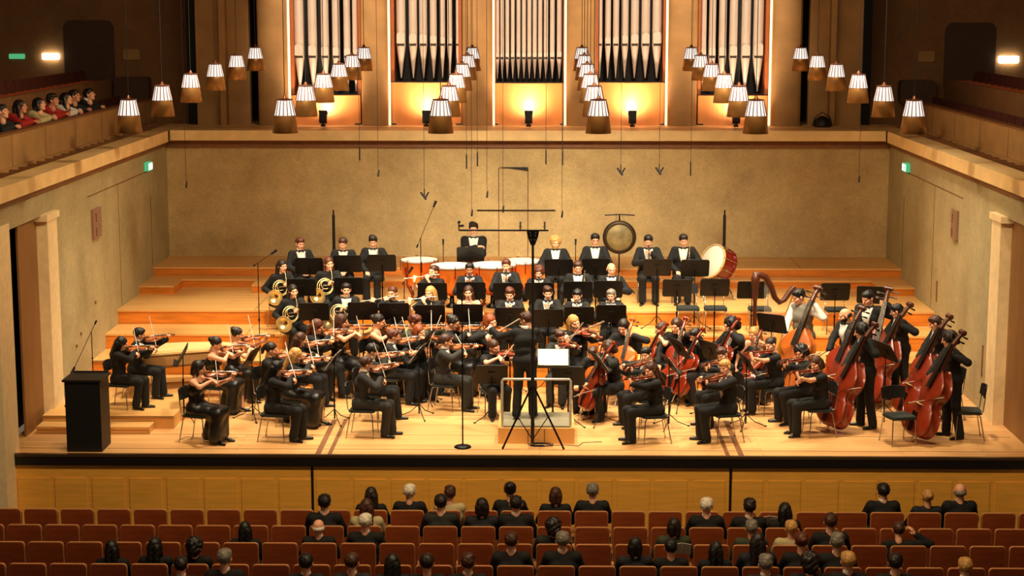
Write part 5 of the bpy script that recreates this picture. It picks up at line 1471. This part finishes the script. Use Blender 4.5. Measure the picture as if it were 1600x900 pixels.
# ---------------------------------------------------------------- microphones
def mic_tube(mb, a, b, r=.012): mb.cyl(a, b, r, r*.9, 8)
def floor_mic(px, pyb, z0, ptop, label, boom=None, Y=None, round_base=False, r=.009, name='microphone_stand', head=True):
    b = P(px, pyb, z=z0) if Y is None else P(px, pyb, y=Y)
    x, y = b.x, b.y
    zt = P(ptop[0], ptop[1], y=y).z-z0; xt = P(ptop[0], ptop[1], y=y).x-x
    t = thing(name, T(x, y, z0), label, 'microphone stand', 'microphone stands')
    mb = MB()
    if round_base: mb.lathe([(.125, 0), (.125, .015), (.10, .03), (.02, .04)], 24)
    else:
        for a in (80, 200, 320): mb.tube([(0, 0, .16), (.30*math.cos(rad(a)), .30*math.sin(rad(a)), .01)], .008, 6)
    part('base', mb, M_blackmetal, t)
    mb = MB(); mb.cyl((0, 0, .03), (xt*.0, 0, zt), r, r*.8, 8); mb.cyl((0, 0, zt*.55), (0, 0, zt*.57), r*1.8, n=8); part('pole', mb, M_blackmetal, t)
    if boom:
        q = P(boom[0], boom[1], y=y); e = V((q.x-x, 0, q.z-z0)); o = V((0, 0, zt)); d = (e-o)
        mb = MB(); mb.cyl(o-d*.28, e, .0055, n=6); mb.cyl(o-d*.30, o-d*.2, .014, n=8); part('boom', mb, M_blackmetal, t)
        if head: mb = MB(); mb.cyl(e-d.normalized()*.02, e+d.normalized()*.10, .018, .026, 10); part('microphone', mb, M_black, t)
    elif head:
        mb = MB(); mb.cyl((0, 0, zt-.01), (0, 0, zt+.10), .014, .019, 10); part('microphone', mb, M_black, t)
    return t
floor_mic(406, 545, 0, (406, 411), 'boom microphone stand left of the horn players', boom=(425, 396), Y=28.6)
floor_mic(658, 460, L3, (659, 372), 'boom microphone rising over the left timpano', boom=(678, 322), Y=31.2)
floor_mic(693, 460, L3, (693, 382), 'thin upright microphone between the left timpani', Y=31.7)
floor_mic(899, 455, L3, (899, 382), 'thin upright microphone left of the gong player', Y=31.2)
floor_mic(723, 699, 0, (723, 470), 'round-base microphone stand at the front left of centre', round_base=True, r=.011)
floor_mic(146, 600, .2, (146, 518), 'slim microphone stand behind the lectern', boom=(116, 575), Y=27.6)
floor_mic(632, 500, L1, (628, 440), 'short boom microphone among the wood winds', boom=(640, 425), Y=29.5)
for px, tx in ((522, 'left'), (1131, 'right')):
    b = P(px, 400, y=34.4); zt = P(px, 336, y=34.4).z-L4
    t = thing('slim_mast', T(b.x, 34.4, L4), 'thick black upright mast on the %s rear riser' % tx, 'mast')
    mb = MB(); mb.lathe([(.16, 0), (.16, .02), (.03, .05)], 16); part('base', mb, M_blackmetal, t)
    mb = MB(); mb.cyl((0, 0, .03), (0, 0, zt), .032, .028, 10); mb.cyl((0, 0, zt), (0, 0, zt+.10), .016, n=8); part('pole', mb, M_black, t)
# the tall mast with the microphone bar at the front
b = P(832, 700, z=0); ym = b.y; X0 = b.x
zt = P(832, 360, y=ym).z
ma = thing('microphone_mast', T(X0, ym, 0), 'tall black tripod mast carrying a long microphone bar behind the conductor', 'microphone stand')
mb = MB(); mb.cyl((0, 0, .08), (0, 0, 1.6), .026, n=10); mb.cyl((0, 0, 1.6), (0, 0, zt-.12), .018, n=10); mb.cyl((0, 0, 1.52), (0, 0, 1.62), .036, n=10); part('pole', mb, M_black, ma)
zj = P(832, 600, y=ym).z
fo = [(-.43, -.08), (.45, -.08), (.02, .42)]
for fx, fy in fo:
    mb = MB(); mb.tube([(0, 0, zj), (fx, fy, .015)], .015, 7); mb.cyl((fx*.5, fy*.5, zj*.5), (0, 0, .12), .008, n=6); mb.sph((fx, fy, .018), .018, 7, 5); part('leg', mb, M_blackmetal, ma)
mb = MB(); mb.prism([(-.09, 0), (.09, 0), (.075, -.08), (.03, -.20), (-.03, -.20), (-.075, -.08)], -.02, .02, lambda x, y, t: (x, t, zt-.01+y)); part('bracket', mb, M_blackmetal, ma)
mb = MB()
for x in (-.045, .045):
    for z in (-.03, -.07, -.13): mb.cyl((x*(1+z*3), -.022, zt+z), (x*(1+z*3), -.03, zt+z), .011, n=8)
part('bolts', mb, M_chrome, ma)
xa = P(717, 362, y=ym).x-X0; xb = P(857, 360, y=ym).x-X0
mb = MB(); mb.cyl((xa, 0, zt), (xb, 0, zt), .013, n=8); mb.cyl((xa, 0, zt), (xa, 0, zt+.10), .008, n=6); part('bar', mb, M_blackmetal, ma)
for px in (813, 851):
    x = P(px, 360, y=ym).x-X0; mb = MB(); mb.cyl((x, 0, zt+.01), (x, 0, zt+.125), .013, .015, 10); mb.cyl((x-.03, 0, zt+.055), (x+.03, 0, zt+.055), .006, n=6); part('microphone', mb, M_silver, ma)
mb = MB(); mb.cyl((xa-.01, 0, zt+.10), (xa+.015, 0, zt+.13), .018, n=8); mb.cyl((xa, 0, zt+.06), (xa+.07, -.02, zt+.07), .016, n=8); part('microphone', mb, M_black, ma)
# cable coil on the floor at the mast foot
mb = MB(); mb.tube([(.17*math.cos(i*.45)*(1+.12*math.sin(i*.7)), .09*math.sin(i*.45), .008+.0008*i) for i in range(40)], .006, 5); mb.tube([(.15, .02, .01), (.35, .06, .008), (.55, .0, .008), (.62, .2, .008), (.9, .25, .008)], .005, 5)
one('cable', mb, M_black, 'coiled black cable on the floor beside the mast foot', 'cable', M=T(X0+.12, ym+.10, .002))
# microphones hanging from the ceiling
HM = [(291, 290, 30, 's'), (562, 249, 30, 't'), (591, 272, 29.5, 's'), (663, 308, 28.5, 'x'), (729, 262, 30, 't'), (746, 258, 30.5, 't'), (737, 334, 29, 's'), (761, 305, 29.5, 's'), (786, 328, 28.5, 's'), (853, 255, 30, 't'),
      (879, 256, 28, 't'), (878, 336, 28.6, 's'), (970, 270, 29, 'x'), (1030, 269, 29, 'x'), (1079, 273, 30, 't'), (1342, 281, 30, 's')]
for i, (px, py, Y, kd) in enumerate(HM):
    p = P(px, py, y=Y)
    t = thing('hanging_microphone', T(p.x, Y, p.z), 'small black microphone hanging on a thin cable, %s from the left' % ORD[[h[0] for h in sorted(HM)].index(px)+1], 'microphone', 'microphones hanging over the orchestra')
    mb = MB()
    if kd == 't': mb.cyl((0, 0, -.02), (0, 0, .20), .012, .012, 8); mb.cyl((0, 0, .20), (0, 0, .24), .012, .005, 8)
    elif kd == 's': mb.cyl((0, 0, -.03), (.01, 0, .07), .017, .012, 8); mb.sph((0, 0, -.03), .017, 8, 5)
    else: mb.cyl((-.06, 0, .08), (.03, 0, -.04), .016, .02, 8); mb.cyl((.07, 0, .08), (.01, .02, -.02), .012, .015, 8); mb.cyl((0, 0, .02), (0, 0, .14), .009, n=6)
    part('capsule', mb, M_black, t)
    mb = MB(); mb.cyl((0, 0, .06), (0, 0, 9.4-p.z), .004, n=5); part('cable', mb, M_black, t)

# ---------------------------------------------------------------- auditorium seats and listeners
t_seat = Tree('auditorium_seat')
sw, top_ = .222, .92
def sp(w, h0, h1, r): return [(-w, h0), (w, h0), (w, h1-r), (w-r*.3, h1-r*.3), (w-r, h1), (-w+r, h1), (-w+r*.3, h1-r*.3), (-w, h1-r)]
mb = MB(); mb.prism(sp(sw-.008, .36, top_-.010, .035), .20, .235, lambda x, y, t: (x, t+(y-.4)*.10, y)); t_seat.add('back_panel', mb, M_seatwood)
mb = MB()
o_ = sp(sw, .36, top_, .038); i_ = sp(sw-.012, .35, top_-.014, .034)
n = len(o_); f3 = lambda x, y, t: (x, t+(y-.4)*.10, y)
vs = [f3(x, y, t) for t in (.198, .232) for x, y in o_]+[f3(x, y, t) for t in (.198, .232) for x, y in i_]
fs = []
for i in range(1, n):
    k = (i+1) % n
    fs += [(i, k, k+n, i+n), (i+2*n, i+3*n, k+3*n, k+2*n), (i, i+2*n, k+2*n, k), (i+n, k+n, k+3*n, i+3*n)]
mb.add(vs, fs); t_seat.add('back_edge', mb, M_seatedge, 0)
mb = MB(); mb.rbox((0, .165, .64), (.40, .05, .46), .04); t_seat.add('back_cushion', mb, M_seatplush)
mb = MB(); mb.rbox((0, .06, .46), (.40, .34, .10), .03); t_seat.add('seat', mb, M_seatplush)
mb = MB(); mb.box((.236, .10, .58), (.030, .30, .035)); mb.box((.236, .16, .29), (.02, .10, .58)); t_seat.add('armrest', mb, M_seatedge)
ROWS = [(22.58, 36, 797, 29), (21.86, 9.5, 822, 28), (21.13, 42, 849, 27), (20.27, 12.5, 883, 26)]
RN = ['front', 'second', 'third', 'fourth', 'fifth']
SP = .4885
seatx = []
for r, (ry, g0, py, cnt) in enumerate(ROWS):
    x0 = P(g0, py, y=ry).x
    xs = []
    k = 0
    for i in range(-1, cnt):
        x = x0+SP*(i+.5); xs.append(x)
        k += 1
        t_seat.inst(T(x, ry+.24, HF) @ RZ(180), 'reddish wooden theatre seat in the %s row, %s from the left' % (RN[r], ORD[k]), 'seat', 'theatre seats in the %s row' % RN[r])
    seatx.append(xs)
def listener(px, py, row, hair, hc, outfit, s, kind='audience', var=0, fem=False, hd=180, skin=0, **kw):
    ry = (ROWS[row][0] if row < 4 else 19.45)+.24
    M = place(px, py, HF, kind, var, hd, ry, ry, .93, .86, 1.0)
    if row == 4: t_seat.inst(T(M.translation.x, ry, HF) @ RZ(180), 'fifth-row seat under the '+s, 'seat', 'theatre seats in the fifth row')
    person(kind, M, outfit, fem, hair, hc, skin, 'listener seen from behind, '+s, 'listeners in the rows', var, **kw)
l = listener
l(580, 773, 0, 'long', 'dark', 'top', 'long wavy dark hair, front row left group', fem=True)
l(640, 769, 0, 'short', 'white', 'top', 'white hair, front row, shoulders above two black collars', var=1)
l(703, 772, 0, 'tousled', 'brown', 'c:cream_blouse', 'brown hair and pale blouse in the front row', fem=True)
l(797, 766, 0, 'updo', 'black', 'top', 'tall dark hair in the front row near the middle', fem=True)
l(868, 773, 0, 'bob', 'brown', 'top', 'brown bob in the front row right of middle', fem=True)
l(926, 768, 0, 'short', 'grey', 'suit', 'short greying hair, front row, right of the brown bob', var=1)
l(1380, 768, 0, 'short', 'dark', 'suit', 'dark-haired man at left of the front-row right trio', var=0)
l(1449, 777, 0, 'bun', 'blond', 'c:navy_cloth', 'bright blond hair, middle of the front-row right trio', fem=True)
l(1500, 768, 0, 'balding', 'grey', 'suit', 'bald man at right of the front-row right trio', var=1)
l(507, 786, 1, 'short', 'black', 'suit', 'dark-haired man, leftmost in the second row')
l(573, 792, 1, 'long', 'brown', 'c:cream_blouse', 'cream top in the second row beside the leftmost man', fem=True)
l(689, 786, 1, 'short', 'dark', 'jacket', 'dark-haired man in charcoal coat, second row', var=1)
l(753, 791, 1, 'bob', 'dark', 'c:navy_cloth', 'dark bob and white collar in the second row', fem=True)
l(806, 788, 1, 'short', 'dark', 'suit', 'broad-shouldered man near the middle of the second row')
l(1104, 791, 1, 'short', 'white', 'suit', 'white-haired man in the second row right half', var=1)
l(1171, 793, 1, 'tousled', 'dark', 'suit', 'dark tousled hair beside the white programme')
l(1226, 798, 1, 'long', 'black', 'top', 'long black hair right of the white programme', fem=True)
l(383, 828, 2, 'long', 'black', 'top', 'long dark hair alone at left of the third row', fem=True)
l(498, 824, 2, 'balding', 'white', 'suit', 'thinning white hair in the third row', var=1)
l(571, 816, 2, 'short', 'white', 'suit', 'full white hair in the third row', var=1)
l(864, 822, 2, 'curly', 'dark', 'jacket', 'curly dark hair in the third row middle')
l(1053, 822, 2, 'bob', 'dark', 'c:olive_jacket', 'dark hair and olive coat in the third row', fem=True)
l(1174, 826, 2, 'tousled', 'grey', 'c:olive_jacket', 'grey tousled hair in the third row')
l(1236, 826, 2, 'short', 'blond', 'c:cream_blouse', 'pale jacket and blond hair in the third row', fem=True)
l(1298, 816, 2, 'short', 'brown', 'suit', 'short brown hair and white collar in the third row', var=1)
l(1404, 829, 2, 'tousled', 'brown', 'top', 'brown hair leaning left, alone right in the third row', kind='phone', fem=True)
l(175, 857, 3, 'long', 'black', 'top', 'dark hair, leftmost in the fourth row', fem=True)
l(243, 853, 3, 'long', 'black', 'top', 'tall dark hair, second from left in the fourth row', fem=True, var=1)
l(304, 853, 3, 'curly', 'black', 'top', 'dark curls, third from left in the fourth row')
l(799, 846, 3, 'short', 'brown', 'suit', 'short brown hair in the fourth row middle', var=1)
l(879, 845, 3, 'short', 'grey', 'suit', 'greying hair in the fourth row beside the middle man')
l(992, 853, 3, 'bob', 'black', 'c:navy_cloth', 'dark bob and pale collar in the fourth row', fem=True)
l(1048, 856, 3, 'short', 'black', 'top', 'dark hair reading a pale programme in the fourth row')
l(1118, 859, 3, 'long', 'black', 'top', 'dark figure between programme reader and grey head', fem=True)
l(1184, 847, 3, 'long', 'dark', 'c:navy_cloth', 'dark hair below the grey tousled head', fem=True, var=1)
l(1252, 846, 3, 'bun', 'auburn', 'top', 'auburn hair in the fourth row right part', fem=True)
l(1308, 848, 3, 'tousled', 'grey', 'suit', 'greying hair, rightmost in the fourth row', var=1)
l(351, 872, 4, 'short', 'grey', 'suit', 'grey head at lower left', var=1)
l(283, 884, 4, 'short', 'dark', 'suit', 'dark head cut by the bottom edge at left')
l(478, 880, 4, 'short', 'black', 'suit', 'black head left of the brown-haired one below')
l(550, 879, 4, 'short', 'brown', 'jacket', 'brown head in the bottom row', var=1)
l(613, 880, 4, 'long', 'black', 'top', 'long black hair in the bottom row', fem=True)
l(667, 880, 4, 'short', 'dark', 'top', 'dark head between long black hair and brown head')
l(731, 880, 4, 'tousled', 'brown', 'suit', 'brown tousled head in the bottom row middle')
l(1196, 882, 4, 'tousled', 'grey', 'jacket', 'grey tousled head at bottom right')
l(1264, 878, 4, 'curly', 'dark', 'top', 'dark curly head at bottom right')
l(1325, 877, 4, 'short', 'blond', 'suit', 'blond head at bottom right', fem=True)
l(1399, 880, 4, 'short', 'dark', 'suit', 'dark head right of the blond one below', var=1)
l(1508, 886, 4, 'short', 'blond', 'suit', 'fair head at the far bottom right')
# programmes
for px, py, row, s in ((1203, 817, 1, 'white programme held open in the second row'), (1066, 860, 3, 'pale programme held up in the fourth row')):
    Y = ROWS[row][0]+.62; p = P(px, py, y=Y); mb = MB(); mb.box((-.055, 0, 0), (.11, .004, .17), Matrix.Rotation(rad(15), 3, 'Z')); mb.box((.055, 0, 0), (.11, .004, .17), Matrix.Rotation(rad(-15), 3, 'Z'))
    one('programme', mb, M_paper, s, 'programme', M=T(p.x, Y, p.z+.02) @ RX(25))

# people leaning on the left gallery parapet
for i, (px, py, hair, hc, outfit, fem, s) in enumerate(((8, 168, 'short', 'black', 'c:navy_cloth', False, 'leftmost dark figure'), (38, 160, 'long', 'dark', 'c:red_shirt', True, 'long dark hair and red top'), (66, 152, 'bob', 'black', 'c:cream_blouse', True, 'black hair and cream top, in the middle'),
                                                        (88, 148, 'tousled', 'dark', 'c:red_shirt', False, 'dark hair and red shirt, right of the middle'), (108, 150, 'long', 'black', 'c:white_scarf', True, 'pale top, third from right'), (122, 146, 'short', 'dark', 'c:navy_cloth', False, 'navy clothes, second from right'), (144, 148, 'short', 'black', 'suit', False, 'dark suit at the right end'))):
    X = XL-1.34-.03*(i % 2); p = P(px, py, x=X+.33)
    hl = skeleton('parapet', i % 2)['headM'].translation; hw = RZ(90) @ hl
    k = min(max((p.z-3.6)/hl.z, .84), .98)
    M = T(X, p.y-hw.y*k, 3.6) @ RZ(90) @ S(k)
    person('parapet', M, outfit, fem, hair, hc, i % 2, 'listener leaning on the left gallery parapet, '+s, 'listeners on the left gallery', i % 2)

# ---------------------------------------------------------------- light
def spot(x, y, z, tx, ty, tz, e, ang, blend=.5, col=(1, .80, .52), size=.35):
    d = bpy.data.lights.new('stage_and_fill_spot', 'SPOT'); d.energy = e; d.spot_size = rad(ang); d.spot_blend = blend; d.color = col; d.shadow_soft_size = size
    o = bpy.data.objects.new('stage_and_fill_spot', d); C.objects.link(o); o.location = (x, y, z)
    o.rotation_euler = (V((tx, ty, tz))-V((x, y, z))).to_track_quat('-Z', 'Y').to_euler(); return o
WARM = (1, .84, .60)
for x in (-4.5, -1.4, 1.6, 4.4):
    spot(x, 25.2, 9.2, x*.9, 28.2, 0, 2200, 58, .6, WARM)     # stage lamps in the ceiling
    spot(x*.9, 31.0, 9.2, x*.95, 29.3, .5, 1250, 66, .7, WARM)
for x in (-3.4, -.2, 3.0):
    spot(x, 20.0, 9.2, x*.55, 34.4, 2.0, 6500, 27, 1.0, WARM, 1.6)   # front lamps over the stalls
for (px, nm), e in zip(ups, (1, 1, 1, 1, 1)):
    p = P(px, 190, y=36.0)
    spot(p.x, 36.03, 4.2, p.x, 37.2, 5.3, 85, 140, .8, (1, .74, .48), .06)
for x in (-4.5, -2.4, -.25, 1.9, 4.0):
    spot(x, 33.2, 9.2, x, 37.0, 5.6, 800, 40, .8, (1, .80, .60), .2)
def wash(x, y, z, tx, ty, tz, e, sx, sy, col):
    d = bpy.data.lights.new('house_light', 'AREA'); d.shape = 'RECTANGLE'; d.size = sx; d.size_y = sy; d.energy = e; d.color = col
    o = bpy.data.objects.new('house_light', d); C.objects.link(o); o.location = (x, y, z)
    o.rotation_euler = (V((tx, ty, tz))-V((x, y, z))).to_track_quat('-Z', 'Y').to_euler()
wash(0, 18.6, 9.2, 0, 24.4, -1.0, 700, 12, .8, (1, .74, .42))
for sx in (-1, 1): spot(-sx*2, 26.5, 9.2, sx*8.4, 29.5, 4.1, 1500, 62, .9, (1, .76, .46))  # added fill spots to brighten the gallery parapets, not real fixtures
w = bpy.data.worlds.new('World'); bpy.context.scene.world = w; w.use_nodes = True
w.node_tree.nodes['Background'].inputs[0].default_value = (1, .70, .42, 1); w.node_tree.nodes['Background'].inputs[1].default_value = .10

# ---------------------------------------------------------------- camera
cd = bpy.data.cameras.new('camera'); cam = bpy.data.objects.new('camera', cd); C.objects.link(cam)
cd.sensor_width = 36; cd.lens = F/1600*36; cd.clip_end = 200; cd.clip_start = .5
m4 = Matrix((RT, UP, -FW)).transposed().to_4x4(); m4.translation = (0, 0, CAMH); cam.matrix_world = m4
sc = bpy.context.scene; sc.camera = cam
sc.view_settings.view_transform = 'Standard'; sc.view_settings.look = 'None'; sc.view_settings.gamma = 1; sc.view_settings.exposure = .55
try: sc.view_settings.use_curve_mapping = False
except Exception: pass
